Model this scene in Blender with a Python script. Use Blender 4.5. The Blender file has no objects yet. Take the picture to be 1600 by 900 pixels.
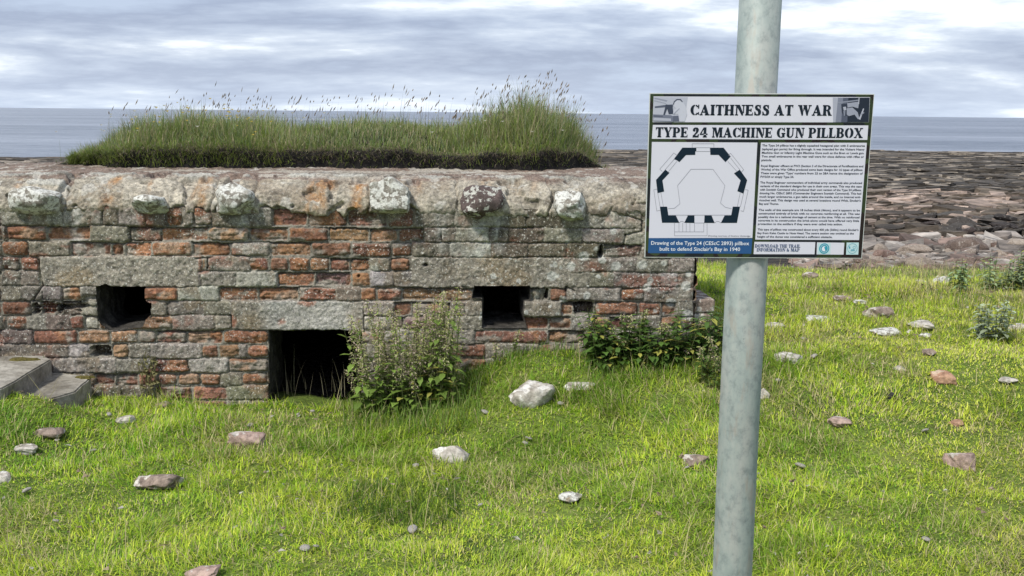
import bpy, bmesh, math, random
import numpy as np
from mathutils import Matrix, Vector, Quaternion
rad = math.radians
SC = bpy.context.scene
COL = SC.collection
# ------------------------------------------------------------------ camera
EYE = np.array([0, 0, 1.6]); FPX = 1700.0
PITCH = rad(9.156); ROLL = rad(0.573)
fw = np.array([0, math.cos(PITCH), -math.sin(PITCH)])
_r0 = np.array([1.0, 0, 0]); _u0 = np.array([0, math.sin(PITCH), math.cos(PITCH)])
rt = math.cos(ROLL) * _r0 + math.sin(ROLL) * _u0
up = -math.sin(ROLL) * _r0 + math.cos(ROLL) * _u0
cd = bpy.data.cameras.new('camera'); cam = bpy.data.objects.new('camera', cd); COL.objects.link(cam)
cd.sensor_width = 36; cd.lens = 36 * FPX / 1600; cd.clip_start = 0.05; cd.clip_end = 60000
cam.matrix_world = Matrix(((rt[0], up[0], -fw[0], EYE[0]), (rt[1], up[1], -fw[1], EYE[1]), (rt[2], up[2], -fw[2], EYE[2]), (0, 0, 0, 1)))
SC.camera = cam
# ------------------------------------------------------------------ world, sun, exposure
SUN_EL, SUN_AZ = rad(52), rad(218)      # azimuth clockwise from +Y: behind the camera, to its left
W = bpy.data.worlds.new('World'); SC.world = W; W.use_nodes = True
def build_world():
    nt = W.node_tree; nt.nodes.clear(); N = nt.nodes.new; L = nt.links.new
    out = N('ShaderNodeOutputWorld'); bg = N('ShaderNodeBackground'); L(bg.outputs[0], out.inputs[0])
    sky = N('ShaderNodeTexSky'); sky.sky_type = 'NISHITA'; sky.sun_disc = False
    sky.sun_elevation = SUN_EL; sky.sun_rotation = SUN_AZ
    sky.air_density = 1.0; sky.dust_density = 1.5
    bg.inputs[1].default_value = 0.1
    tc = N('ShaderNodeTexCoord'); sep = N('ShaderNodeSeparateXYZ'); L(tc.outputs['Generated'], sep.inputs[0])
    def m(op, a, b=None, c=None, clamp=False):
        n = N('ShaderNodeMath'); n.operation = op; n.use_clamp = clamp
        for i, v in enumerate((a, b, c)):
            if v is None: continue
            if isinstance(v, (int, float)): n.inputs[i].default_value = v
            else: L(v, n.inputs[i])
        return n.outputs[0]
    z = m('MAXIMUM', sep.outputs[2], 0.0)
    den = m('ADD', z, 0.135)
    px = m('DIVIDE', sep.outputs[0], den); py = m('DIVIDE', sep.outputs[1], den)
    cmb = N('ShaderNodeCombineXYZ'); L(px, cmb.inputs[0]); L(py, cmb.inputs[1])
    def noise(scale, det, rough, off, sx=1.0, dist=0.0):
        mp = N('ShaderNodeMapping'); L(cmb.outputs[0], mp.inputs[0]); mp.inputs['Location'].default_value = off
        mp.inputs['Scale'].default_value = (sx, 1, 1)
        n = N('ShaderNodeTexNoise'); n.inputs['Scale'].default_value = scale; n.inputs['Detail'].default_value = det
        n.inputs['Roughness'].default_value = rough; n.inputs['Distortion'].default_value = dist
        L(mp.outputs[0], n.inputs[0]); return n.outputs[0]
    a = noise(0.60, 12, 0.56, (6.6, 5.1, 0), 0.85, 0.3)
    b = noise(2.5, 9, 0.62, (-4.2, 6.1, 2), 0.95, 0.1)
    c = noise(0.4, 4, 0.5, (8.2, -3.1, 5), 1.0)
    s = m('ADD', m('MULTIPLY', a, 0.66), m('ADD', m('MULTIPLY', b, 0.17), m('MULTIPLY', c, 0.17)))
    r = N('ShaderNodeValToRGB'); L(s, r.inputs[0]); e = r.color_ramp.elements
    e[0].position = 0.385; e[0].color = (4.0, 4.7, 6.0, 1)
    e[1].position = 0.66; e[1].color = (10.5, 10.6, 10.8, 1)
    for p, cl in ((0.45, (2.9, 3.4, 4.6)), (0.505, (4.0, 4.6, 5.8)), (0.545, (5.2, 5.8, 6.8)), (0.575, (7.2, 7.7, 8.5))):
        q = e.new(p); q.color = (*cl, 1)
    # paler, bluer towards the horizon
    hz = m('SUBTRACT', 1.0, m('DIVIDE', z, 0.05), clamp=True)
    mh = N('ShaderNodeMix'); mh.data_type = 'RGBA'; L(m('MULTIPLY', hz, 0.4), mh.inputs[0]); L(r.outputs[0], mh.inputs[6]); mh.inputs[7].default_value = (6.2, 7.2, 8.6, 1)
    mx = N('ShaderNodeMix'); mx.data_type = 'RGBA'; mx.inputs[0].default_value = 0.9
    L(sky.outputs[0], mx.inputs[6]); L(mh.outputs[2], mx.inputs[7]); L(mx.outputs[2], bg.inputs[0])
build_world()
sd = bpy.data.lights.new('sun', 'SUN'); sun = bpy.data.objects.new('sun', sd); COL.objects.link(sun)
sd.energy = 3.0; sd.angle = rad(9); sd.color = (1.0, 0.95, 0.86)
dvec = Vector((-math.sin(SUN_AZ) * math.cos(SUN_EL), -math.cos(SUN_AZ) * math.cos(SUN_EL), -math.sin(SUN_EL)))
sun.rotation_euler = dvec.to_track_quat('-Z', 'Y').to_euler(); sun.location = (-5, -8, 12)
SC.view_settings.view_transform = 'Standard'; SC.view_settings.look = 'None'
SC.view_settings.exposure = 0.52; SC.view_settings.gamma = 1; SC.view_settings.use_curve_mapping = False
SC.render.engine = 'CYCLES'
SC.cycles.max_bounces = 5; SC.cycles.diffuse_bounces = 3; SC.cycles.glossy_bounces = 2; SC.cycles.transmission_bounces = 3; SC.cycles.transparent_max_bounces = 6

# ------------------------------------------------------------------ numpy noise
def _h(ix, iy, seed):
    h = (ix.astype(np.int64) * 374761393 + iy.astype(np.int64) * 668265263 + seed * 1442695041) & 0xFFFFFFFF
    h = ((h ^ (h >> 13)) * 1274126177) & 0xFFFFFFFF
    h = h ^ (h >> 16)
    return (h & 0xFFFFFF) / float(0xFFFFFF)
def vn(x, y, seed=0):
    x = np.asarray(x, float); y = np.asarray(y, float)
    ix = np.floor(x); iy = np.floor(y); fx = x - ix; fy = y - iy
    fx = fx * fx * (3 - 2 * fx); fy = fy * fy * (3 - 2 * fy)
    a = _h(ix, iy, seed); b = _h(ix + 1, iy, seed); c = _h(ix, iy + 1, seed); d = _h(ix + 1, iy + 1, seed)
    return (a * (1 - fx) + b * fx) * (1 - fy) + (c * (1 - fx) + d * fx) * fy
def fbm(x, y, o=4, seed=0, g=0.5):
    s = 0; a = 1; t = 0
    for k in range(o):
        s = s + a * vn(x * 2 ** k + 13.7 * k, y * 2 ** k - 7.3 * k, seed + k * 17); t += a; a *= g
    return s / t - 0.5
def sst(a, b, x):
    t = np.clip((np.asarray(x, float) - a) / (b - a), 0, 1); return t * t * (3 - 2 * t)
def mixc(a, b, t):
    t = np.asarray(t)[..., None]; return a * (1 - t) + b * t
# ------------------------------------------------------------------ mesh helpers
def np_mesh(name, V, F, mat=None, parent=None, attrs=None, smooth=False):
    V = np.asarray(V, np.float32); F = np.asarray(F, np.int32)
    me = bpy.data.meshes.new(name); k = F.shape[1]
    me.vertices.add(len(V)); me.vertices.foreach_set('co', V.ravel())
    me.loops.add(F.size); me.loops.foreach_set('vertex_index', F.ravel())
    me.polygons.add(len(F)); me.polygons.foreach_set('loop_start', np.arange(0, F.size, k, dtype=np.int32))
    try: me.polygons.foreach_set('loop_total', np.full(len(F), k, np.int32))
    except Exception: pass
    me.update(calc_edges=True)
    if attrs:
        for nm, A in attrs.items():
            A = np.asarray(A, np.float32)
            if A.ndim == 1:
                at = me.attributes.new(nm, 'FLOAT', 'POINT'); at.data.foreach_set('value', A)
            else:
                if A.shape[1] == 3: A = np.concatenate([A, np.ones((len(A), 1), np.float32)], 1)
                at = me.attributes.new(nm, 'FLOAT_COLOR', 'POINT'); at.data.foreach_set('color', A.ravel())
    me.polygons.foreach_set('use_smooth', np.full(len(F), smooth))
    o = bpy.data.objects.new(name, me); COL.objects.link(o)
    if mat: me.materials.append(mat)
    if parent: o.parent = parent
    return o
def grid_faces(nu, nv, off=0):
    i = np.arange(nu - 1)[:, None] * nv + np.arange(nv - 1)[None, :]
    return np.stack([i, i + nv, i + nv + 1, i + 1], -1).reshape(-1, 4) + off
def tag(o, label=None, cat=None, group=None, kind=None):
    if label: o['label'] = label
    if cat: o['category'] = cat
    if group: o['group'] = group
    if kind: o['kind'] = kind
    return o
def empty(name, loc=(0, 0, 0), rz=0):
    o = bpy.data.objects.new(name, None); COL.objects.link(o); o.location = loc; o.rotation_euler = (0, 0, rz); return o
class MB:
    def __init__(s): s.v = []; s.f = []
    def poly(s, pts): n = len(s.v); s.v += [tuple(map(float, p)) for p in pts]; s.f.append(tuple(range(n, n + len(pts))))
    def prism(s, bot, top):
        n = len(s.v); k = len(bot); s.v += [tuple(map(float, p)) for p in bot] + [tuple(map(float, p)) for p in top]
        s.f.append(tuple(range(n + k - 1, n - 1, -1))); s.f.append(tuple(range(n + k, n + 2 * k)))
        for i in range(k): j = (i + 1) % k; s.f.append((n + i, n + j, n + k + j, n + k + i))
    def build(s, name, mat=None, parent=None, smooth=False):
        me = bpy.data.meshes.new(name); me.from_pydata(s.v, [], s.f); me.update()
        if mat: me.materials.append(mat)
        for p in me.polygons: p.use_smooth = smooth
        o = bpy.data.objects.new(name, me); COL.objects.link(o)
        if parent: o.parent = parent
        return o
# ------------------------------------------------------------------ materials
class NT:
    def __init__(s, name):
        s.m = bpy.data.materials.new(name); s.m.use_nodes = True; s.t = s.m.node_tree; s.t.nodes.clear()
        s.out = s.n('ShaderNodeOutputMaterial')
    def n(s, t, **k):
        q = s.t.nodes.new(t)
        for a, b in k.items(): setattr(q, a, b)
        return q
    def l(s, a, b): s.t.links.new(a, b)
    def val(s, sock, v):
        if v is None: return
        if isinstance(v, bpy.types.NodeSocket): s.l(v, sock)
        else: sock.default_value = v
    def math(s, op, a, b=None, clamp=False):
        q = s.n('ShaderNodeMath', operation=op, use_clamp=clamp); s.val(q.inputs[0], a); s.val(q.inputs[1], b); return q.outputs[0]
    def mix(s, f, a, b, blend='MIX'):
        q = s.n('ShaderNodeMix', data_type='RGBA', blend_type=blend); s.val(q.inputs[0], f)
        s.val(q.inputs[6], (*a, 1) if isinstance(a, tuple) and len(a) == 3 else a); s.val(q.inputs[7], (*b, 1) if isinstance(b, tuple) and len(b) == 3 else b)
        return q.outputs[2]
    def obj(s): return s.n('ShaderNodeTexCoord').outputs['Object']
    def noise(s, scale, det=4, rough=0.55, vec=None, dist=0):
        q = s.n('ShaderNodeTexNoise'); q.inputs['Scale'].default_value = scale; q.inputs['Detail'].default_value = det
        q.inputs['Roughness'].default_value = rough; q.inputs['Distortion'].default_value = dist
        if vec is not None: s.l(vec, q.inputs[0])
        return q.outputs[0]
    def map(s, vec, scale=(1, 1, 1), loc=(0, 0, 0)):
        q = s.n('ShaderNodeMapping'); s.l(vec, q.inputs[0]); q.inputs['Scale'].default_value = scale; q.inputs['Location'].default_value = loc; return q.outputs[0]
    def ramp(s, f, stops, const=False):
        q = s.n('ShaderNodeValToRGB'); s.l(f, q.inputs[0]); e = q.color_ramp.elements
        if const: q.color_ramp.interpolation = 'CONSTANT'
        while len(e) < len(stops): e.new(0.5)
        for k, (p, c) in enumerate(stops):
            e[k].position = p; e[k].color = (*c, 1) if len(c) == 3 else c
        return q.outputs[0]
    def bsdf(s, col, rough=0.9, bump=None, bs=0.3, bd=0.01, metal=0, spec=0.3):
        b = s.n('ShaderNodeBsdfPrincipled'); s.val(b.inputs['Base Color'], (*col, 1) if isinstance(col, tuple) and len(col) == 3 else col)
        s.val(b.inputs['Roughness'], rough); s.val(b.inputs['Metallic'], metal); b.inputs['Specular IOR Level'].default_value = spec
        if bump is not None:
            q = s.n('ShaderNodeBump'); q.inputs['Strength'].default_value = bs; q.inputs['Distance'].default_value = bd
            s.l(bump, q.inputs['Height']); s.l(q.outputs[0], b.inputs['Normal'])
        s.l(b.outputs[0], s.out.inputs[0]); return b
def m_plain(name, col, rough=0.8, spec=0.3):
    t = NT(name); t.bsdf(col, rough, spec=spec); return t.m
def m_masonry():
    t = NT('weathered masonry'); v = t.obj()
    a = t.n('ShaderNodeAttribute', attribute_name='col'); sp = t.n('ShaderNodeAttribute', attribute_name='speck')
    n1 = t.noise(60, 6, 0.7, v); n2 = t.noise(190, 3, 0.6, v); n3 = t.noise(95, 4, 0.65, t.map(v, loc=(3, 5, 7)))
    c = t.mix(1.0, a.outputs['Color'], t.ramp(n1, [(0.28, (0.42, 0.42, 0.43)), (0.5, (0.98, 0.98, 0.98)), (0.72, (1.6, 1.58, 1.52))]), 'MULTIPLY')
    c = t.mix(t.math('MULTIPLY', t.ramp(n3, [(0.58, (0, 0, 0)), (0.64, (1, 1, 1))]), sp.outputs['Fac']), c, (0.62, 0.61, 0.56))
    c = t.mix(t.math('MULTIPLY', t.ramp(n2, [(0.34, (1, 1, 1)), (0.42, (0, 0, 0))]), 0.75), c, (0.05, 0.048, 0.042))
    h = t.math('ADD', n1, t.math('MULTIPLY', n2, 0.6))
    t.bsdf(c, 0.93, h, 0.75, 0.006, spec=0.2); return t.m
def m_rock(name, base, dark, lichen=(0.6, 0.6, 0.55), amt=0.5, rnd=False, sc=1.0):
    t = NT(name); v = t.obj()
    n1 = t.noise(9 * sc, 6, 0.65, v); n2 = t.noise(45 * sc, 5, 0.7, v); n3 = t.noise(16 * sc, 5, 0.6, t.map(v, loc=(9, 2, 4)), 0.1)
    c = t.mix(t.ramp(n1, [(0.35, (0, 0, 0)), (0.62, (1, 1, 1))]), dark, base)
    if rnd:
        oi = t.n('ShaderNodeObjectInfo')
        c = t.mix(1.0, c, t.ramp(oi.outputs['Random'], rnd), 'MULTIPLY')
    p = 0.62 - 0.2 * amt
    c = t.mix(t.ramp(n3, [(p, (0, 0, 0)), (p + 0.04, (1, 1, 1))]), c, lichen)
    c = t.mix(1.0, c, t.ramp(n2, [(0.3, (0.5, 0.5, 0.5)), (0.52, (1, 1, 1)), (0.75, (1.35, 1.35, 1.35))]), 'MULTIPLY')
    t.bsdf(c, 0.9, t.math('ADD', n2, t.math('MULTIPLY', n1, 1.2)), 0.7, 0.012 / sc ** 0.5, spec=0.25); return t.m
def m_leaf(name, trans=0.35, rough=0.55, attr='col'):
    t = NT(name); a = t.n('ShaderNodeAttribute', attribute_name=attr)
    d = t.n('ShaderNodeBsdfPrincipled'); t.l(a.outputs['Color'], d.inputs['Base Color']); d.inputs['Roughness'].default_value = rough; d.inputs['Specular IOR Level'].default_value = 0.25
    tr = t.n('ShaderNodeBsdfTranslucent'); t.l(a.outputs['Color'], tr.inputs[0])
    mx = t.n('ShaderNodeMixShader'); mx.inputs[0].default_value = trans; t.l(d.outputs[0], mx.inputs[1]); t.l(tr.outputs[0], mx.inputs[2]); t.l(mx.outputs[0], t.out.inputs[0])
    return t.m
M_MAS = m_masonry(); M_LEAF = m_leaf('grass blade')

# ------------------------------------------------------------------ geometry of the site
TH = rad(2.7); WA = np.array([math.cos(TH), math.sin(TH)]); WN = np.array([math.sin(TH), -math.cos(TH)]); WP = np.array([0, 6.0])
def ray(px, py): return fw + (px - 800) / FPX * rt - (py - 450) / FPX * up
def px2wall(px, py, h=0.0):
    d = ray(px, py); n = np.array([WN[0], WN[1], 0]); p0 = np.array([WP[0], WP[1], 0]) + n * h
    t = (n @ (p0 - EYE)) / (n @ d); P = EYE + t * d
    return float((P[:2] - WP) @ WA), float(P[2])
def wall2w(u, h, z):
    u = np.asarray(u, float); h = np.asarray(h, float); z = np.asarray(z, float)
    return np.stack([WP[0] + u * WA[0] + h * WN[0], WP[1] + u * WA[1] + h * WN[1], z + 0 * u], -1)
def w2wall(x, y): # -> u, v (v = depth behind the face)
    dx = x - WP[0]; dy = y - WP[1]
    return dx * WA[0] + dy * WA[1], -(dx * WN[0] + dy * WN[1])
def ground(x, y):
    x = np.asarray(x, float); y = np.asarray(y, float)
    z = 0.01 + 0.285 * sst(-0.75, 0.15, x + 0.15 * (y - 6)) * sst(4.7, 6.05, y)
    z = z + 0.16 * sst(-1.95, -2.55, x) * sst(4.4, 5.1, y) * (1 - 0.8 * sst(5.28, 5.45, y))
    z = z - 0.30 * sst(8.0, 11.6, y)
    z = z + 0.05 * fbm(x * 0.9, y * 0.9, 3, 5) * 1.6 + 0.035 * fbm(x * 3.2, y * 3.2, 3, 9) * 2.0 + 0.02 * fbm(x * 8, y * 8, 2, 10) * 2
    z = z - 0.035 * sst(2.6, 2.2, np.hypot(x + 1.15, (y - 6.0) * 2.2) * 3) * 1.0
    z = z - np.clip(y - 11.7, 0, 12) * 0.45
    return z
def to_ground(px, py, f=ground):
    d = ray(px, py); t = 1.0
    while t < 80:
        P = EYE + t * d
        if P[2] <= float(f(P[0], P[1])): break
        t += 0.01 if t < 14 else 0.1
    return P[0], P[1], float(f(P[0], P[1]))
# ------------------------------------------------------------------ the pillbox
pill = tag(empty('pillbox', (-1.05, 6.2, 0.0)), 'low weathered red brick and concrete pillbox with a turf covered roof', 'pillbox', kind='thing')
bpy.context.view_layer.update()
PINV = pill.matrix_world.inverted()
def under(o, p=pill):
    o.parent = p; o.matrix_parent_inverse = PINV; return o
ROWPX = [332, 355, 378.5, 402, 425, 448.5, 471, 494, 516, 538, 560, 583, 603, 625]
ROWZ = [px2wall(500, y)[1] for y in ROWPX] + [-0.09, -0.17, -0.26]
# one string per course, top course first: kind:end-pixel ; kinds  r brick  R dark brick  o ochre brick  p purple brick
# b brown grey  g rendered grey  w pale lichen grey  x missing ; '-' set back from the face, '+' proud of it
ROWS = ['g:98 g:160 b:186 g:226 b:258 r:285 g:301 r:331 b:358 g:425 R-:480 R-:543 R-:605 R:646 g:710 w:781 b:822 b:880 g:945 w:1003 g:1040 g:1100',
 'g:8 r:73 r-:140 g:201 b-:250 r-:325 o:389 r-:450 r:513 o-:576 o-:622 r-:663 b:690 b:713 w:765 b:795 b:850 g:910 g:976 w:1030 g:1100',
 'r:44 g:109 R-:173 r-:195 r-:237 R:299 r-:359 R:422 o-:486 r:549 R:611 r:645 b:703 w:768 b:825 b:885 b:935 x:943 p-:1003 g:1050 g:1100',
 'R:30 r:61 g:200 g:314 o:321 x:326 g:358 g:389 R:419 x:421 r:450 r:483 o:515 r-:547 R-:578 w:609 r:641 g:760 g:890 b:950 g:996 g:1045 g:1100',
 'g:33 g:62 g:200 g:314 g:369 w:433 r-:492 p-:549 o:579 w:615 g:650 g:760 g:890 g:960 g:1034 w:1060 g:1100',
 'g:33 g:66 g:96 o:126 g:152 r+:278 w:341 r-:403 r-:466 r:526 b:562 R:588 r:628 o-:692 o-:738 g-:851 x:859 r:887 g:916 g:970 r:1008 g:1060 g:1100',
 'R:48 x-:62 R-:85 x-:97 b-:125 g:152 g:262 g:320 g:361 g:470 g:568 g:615 r-:643 o-:704 b:726 g:755 g+:876 r-:896 x:930 r:998 r:1034 R-:1057 g:1100',
 'R:9 r:43 g:73 b:108 R:131 w-:152 o:270 g:336 g:362 g:470 g:568 w:615 r-:631 p:681 g:755 r-:858 R-:893 w:925 o:953 R-:986 g:1032 r:1066 o:1090',
 'b:51 r:121 o:172 o:215 R:244 R-:292 R-:349 r:420 o:600 w:660 g:740 R:857 o-:914 g:960 g:1030 g:1100',
 'g:62 b:108 w:139 x:175 o:201 g:236 g:314 r:342 o:375 g:386 r:420 g:600 g:700 r:760 g:840 r:900 g:1000 g:1100',
 'b:82 g:181 g:238 R:295 w:356 r:420 g:600 g:700 r:760 g:840 r:900 g:1000 g:1100',
 'b:80 b:146 R-:179 R-:215 r:244 R:277 r:312 r:345 b:376 r:420 g:600 g:700 r:760 g:840 g:1000 g:1100',
 'b:80 b:146 b:190 b:240 R:300 r:355 g:420 g:600 g:700 r:760 g:840 g:1000 g:1100'] + ['g:60 b:146 b:240 R:300 r:355 g:420 g:600 g:1000 g:1100'] * 3
PALB = {'r': (0.225, 0.112, 0.07), 'R': (0.165, 0.08, 0.057), 'o': (0.25, 0.15, 0.092), 'p': (0.165, 0.105, 0.095), 'b': (0.15, 0.125, 0.10),
        'g': (0.212, 0.192, 0.162), 'w': (0.33, 0.315, 0.285), 'x': (0.06, 0.045, 0.035), 'c': (0.30, 0.285, 0.245)}
OPEN = [[(150, 448), (165, 443), (172, 447), (226, 448), (228, 470), (237, 474), (236, 492), (228, 500), (224, 511), (205, 513), (183, 517), (168, 517), (153, 500), (151, 470)],
        [(738, 466), (741, 447), (829, 447), (828, 470), (820, 471), (818, 494), (823, 512), (753, 512), (753, 467)],
        [(420, 517), (566, 516), (566, 662), (420, 662)]]
OPENW = [[px2wall(*p) for p in poly] for poly in OPEN]
LINT = [(px2wall(63, 425)[0], px2wall(310, 425)[0], ROWZ[5], ROWZ[3]), (px2wall(642, 425)[0], px2wall(892, 425)[0], ROWZ[5], ROWZ[3]), (px2wall(362, 494)[0], px2wall(568, 494)[0], ROWZ[8], ROWZ[6])]
def inpoly(P, x, y):
    r = np.zeros(x.shape, bool); n = len(P)
    for i in range(n):
        (x0, y0), (x1, y1) = P[i], P[(i + 1) % n]
        c = ((y0 > y) != (y1 > y)); xx = x0 + (y - y0) * (x1 - x0) / ((y1 - y0) if y1 != y0 else 1e-9); r ^= c & (x < xx)
    return r
def rand_rows(u0, u1, seed):
    R = random.Random(seed); rows = []
    for k in range(len(ROWZ) - 1):
        u = u0 - R.random() * 0.2; br = []
        while u < u1:
            w = R.choice((0.21, 0.21, 0.1)); br.append((u, u + w, R.choice('grrgbRwogg'), R.choice((0, 0, -1)))); u += w + 0.01
        rows.append(br)
    return rows
def px_rows():
    R = random.Random(5); rows = []
    for k, s in enumerate(ROWS):
        py = (ROWPX[k] + ROWPX[k + 1]) / 2 if k + 1 < len(ROWPX) else 640
        br = []; u = px2wall(8, py)[0] - 0.02
        while u > -3.4: # courses beyond the left edge of the photograph
            w = R.choice((0.2, 0.1)); br.insert(0, (u - w, u, R.choice('rgggRb'), R.choice((0, -1)))); u -= w
        u = br[-1][1]
        for t in s.split():
            c, e = t.split(':'); e = px2wall(float(e), py)[0]
            if e <= u: continue
            br.append((u, e, c[0], {'-': -1, '+': 1}.get(c[1:], 0))); u = e
        rows.append(br)
    return rows
def wall_panel(rows, u0, u1, step, seed, feat=True):
    nu = int((u1 - u0) / step); zt = 1.075; zb = -0.26; nz = int((zt - zb) / step)
    u = np.linspace(u0, u1, nu); z = np.linspace(zb, zt, nz); U, Z = np.meshgrid(u, z, indexing='ij')
    wu = U + 0.006 * fbm(U * 14, Z * 14, 3, seed) * 2 + 0.004 * fbm(U * 60, Z * 60, 2, seed + 3) * 2
    wz = Z + 0.006 * fbm(U * 9, Z * 16, 3, seed + 7) * 2 + 0.004 * fbm(U * 55, Z * 55, 2, seed + 9) * 2
    H = np.full(U.shape, -0.007) + 0.012 * fbm(U * 25, Z * 25, 4, seed + 11); C = np.zeros(U.shape + (3,)); C[:] = (0.235, 0.22, 0.185)
    SP = np.full(U.shape, 0.25); GM = np.zeros(U.shape); R = random.Random(seed)
    nb1 = fbm(U * 30, Z * 30, 4, seed + 21); nb2 = fbm(U * 75, Z * 75, 3, seed + 22); lay = fbm(U * 7, Z * 60, 3, seed + 23); big = fbm(U * 2.2, Z * 2.5, 4, seed + 25)
    for k, br in enumerate(rows):
        z1 = ROWZ[k] if k else 1.08; z0 = ROWZ[k + 1]
        jr = (Z >= z0 - 0.02) & (Z <= z1 + 0.02)
        js = np.where(jr.any(axis=0))[0]
        if len(js) == 0: continue
        j0, j1 = js[0], js[-1] + 1
        for (ua, ub, c, off) in br:
            i0 = np.searchsorted(u, ua - 0.02); i1 = np.searchsorted(u, ub + 0.02)
            if i1 <= i0: continue
            sl = (slice(i0, i1), slice(j0, j1)); a = wu[sl]; b = wz[sl]
            grey = c in 'gwb'; gap = (0.0006 if grey else 0.0050) + R.uniform(0, 0.0015)
            gt = gap + (R.uniform(0.004, 0.009) if off < 0 else 0); gb = gap + R.uniform(0, 0.003)
            dx = np.minimum(a - ua, ub - a) - gap; dz = np.minimum(b - (z0 + gb - 0.004 * 0), (z1 - gt) - b)
            e = R.uniform(0.010, 0.020); q = np.minimum(dx, dz)
            # rounded arrises: smooth minimum of the two distances
            q = np.where((dx < e) & (dz < e) & (dx > 0) & (dz > 0), e - np.sqrt(np.clip((e - dx) ** 2 + (e - dz) ** 2, 0, None)), q)
            ins = sst(-0.007, -0.002, q) if grey else sst(0, 0.005, q); rnd_ = sst(0, e, q)
            lvl = {0: R.uniform(0.0, 0.005), -1: R.uniform(-0.030, -0.014), 1: 0.014}[off]
            if c == 'x': lvl = -0.085 if off == 0 else -0.035
            rough = 0.010 if not grey else 0.0065
            er = R.uniform(0.4, 1.7)
            hb = lvl + (rnd_ - 1) * (0.0018 if grey else 0.007) + rough * er * nb1[sl] * 2 + 0.003 * nb2[sl] * 2 + (0.006 * er * lay[sl] * 2 if c in 'rRop' else 0)
            tilt = R.uniform(-0.03, 0.03); hb = hb + tilt * (b - (z0 + z1) / 2) * (1 if off == 0 else 1.5)
            if c in 'x': H[sl] = np.where(q > 0, hb, H[sl])
            else: H[sl] = H[sl] * (1 - ins) + hb * ins
            # open crack along the arris of set-back and cracked units
            if c != 'x':
                ring = np.exp(-((q + 0.001) / (0.0026 if grey else 0.0030)) ** 2)
                cr = (0.020 if grey else 0.020) * ring * np.clip(0.35 + 2.2 * fbm(U[sl] * 6, Z[sl] * 6, 2, seed + 31 + k) + (0.45 if off < 0 else 0), 0, 1.3)
                topg = np.exp(-(((z1 - gt) - b + 0.003) / 0.0042) ** 2) * (dx > -0.004) * (1 if off < 0 else 0.25)
                H[sl] = H[sl] - cr - topg * 0.030
            base = np.array(PALB[c]) * R.uniform(0.82, 1.2) * np.array([1, R.uniform(0.94, 1.06), R.uniform(0.92, 1.08)])
            mot = 1 + 1.1 * nb1[sl][..., None] + 0.5 * nb2[sl][..., None]
            cc = base * mot
            if c in 'rRop': # render and lichen clinging to the brick
                cl = sst(0.03, 0.16, fbm(U[sl] * 11 + k, Z[sl] * 17, 4, seed + 41) + R.uniform(-0.10, 0.07) + 0.09 * sst(-0.3, 0.5, U[sl])); cc = mixc(cc, np.array([0.26, 0.24, 0.205]), cl * 0.85)
                cc = mixc(cc, np.array([0.34, 0.17, 0.08]), sst(0.05, 0.2, fbm(U[sl] * 8, Z[sl] * 8, 3, seed + 44)) * 0.5)
                s_ = R.choice((0.2, 0.5, 1.0))
            else:
                cl = sst(0.08, 0.2, fbm(U[sl] * 9 + 3, Z[sl] * 9, 4, seed + 43)); cc = mixc(cc, np.array([0.17, 0.135, 0.09]), cl * 0.7)
                cl = sst(0.12, 0.22, fbm(U[sl] * 7 - 3, Z[sl] * 9, 4, seed + 47)); cc = mixc(cc, np.array([0.25, 0.10, 0.065]), cl * 0.55)
                s_ = 0.8
            t = sst(-0.007, -0.002, q) if grey else sst(-0.001, 0.003, q); C[sl] = mixc(C[sl], cc, t); SP[sl] = SP[sl] * (1 - t) + s_ * t; GM[sl] = GM[sl] * (1 - t) + (1.0 if grey else 0.12) * t
    sm = sst(0.0, 0.10, fbm(U * 3.2, Z * 4.5, 4, seed + 120)) * (0.45 + 0.5 * sst(-0.6, 0.3, U)) * np.clip(GM, 0, 1)
    H = H * (1 - 0.85 * sm) + (0.002 + 0.010 * nb1 + 0.006 * nb2) * 0.85 * sm
    C = mixc(C, np.array([0.235, 0.215, 0.18]) * (1 + 1.0 * nb1[..., None] + 0.9 * nb2[..., None]), sm * 0.8)
    if feat:
        for (a0, a1, b0, b1) in LINT: # concrete lintels, cast in board shuttering
            dx = np.minimum(wu - a0, a1 - wu); dz = np.minimum(wz - b0, b1 - wz); q = np.minimum(dx, dz)
            t = sst(-0.002, 0.004, q); hl = 0.002 + 0.011 * nb1 + 0.008 * nb2 - 0.010 * np.exp(-((q) / 0.002) ** 2) * np.clip(0.2 + 3 * fbm(U * 5, Z * 5, 2, 66), 0, 1)
            H = H * (1 - t) + hl * t
            cc = np.array([0.25, 0.228, 0.19]) * (1 + 0.8 * nb1[..., None] + 0.9 * nb2[..., None])
            cc = mixc(cc, np.array([0.235, 0.185, 0.12]), sst(0.0, 0.2, fbm(U * 5, Z * 6, 4, seed + 60)) * 0.7)
            if b1 < ROWZ[5]: cc = mixc(cc, np.array([0.40, 0.41, 0.40]), sst(-1.45, -1.3, U) * sst(-0.82, -0.95, U) * 0.6); cc = mixc(cc, np.array([0.30, 0.11, 0.06]), sst(0.1, 0.2, fbm(U * 7, Z * 9, 3, 77)) * 0.7)
            C = mixc(C, cc, t); SP = SP * (1 - t) + 0.9 * t
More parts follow.
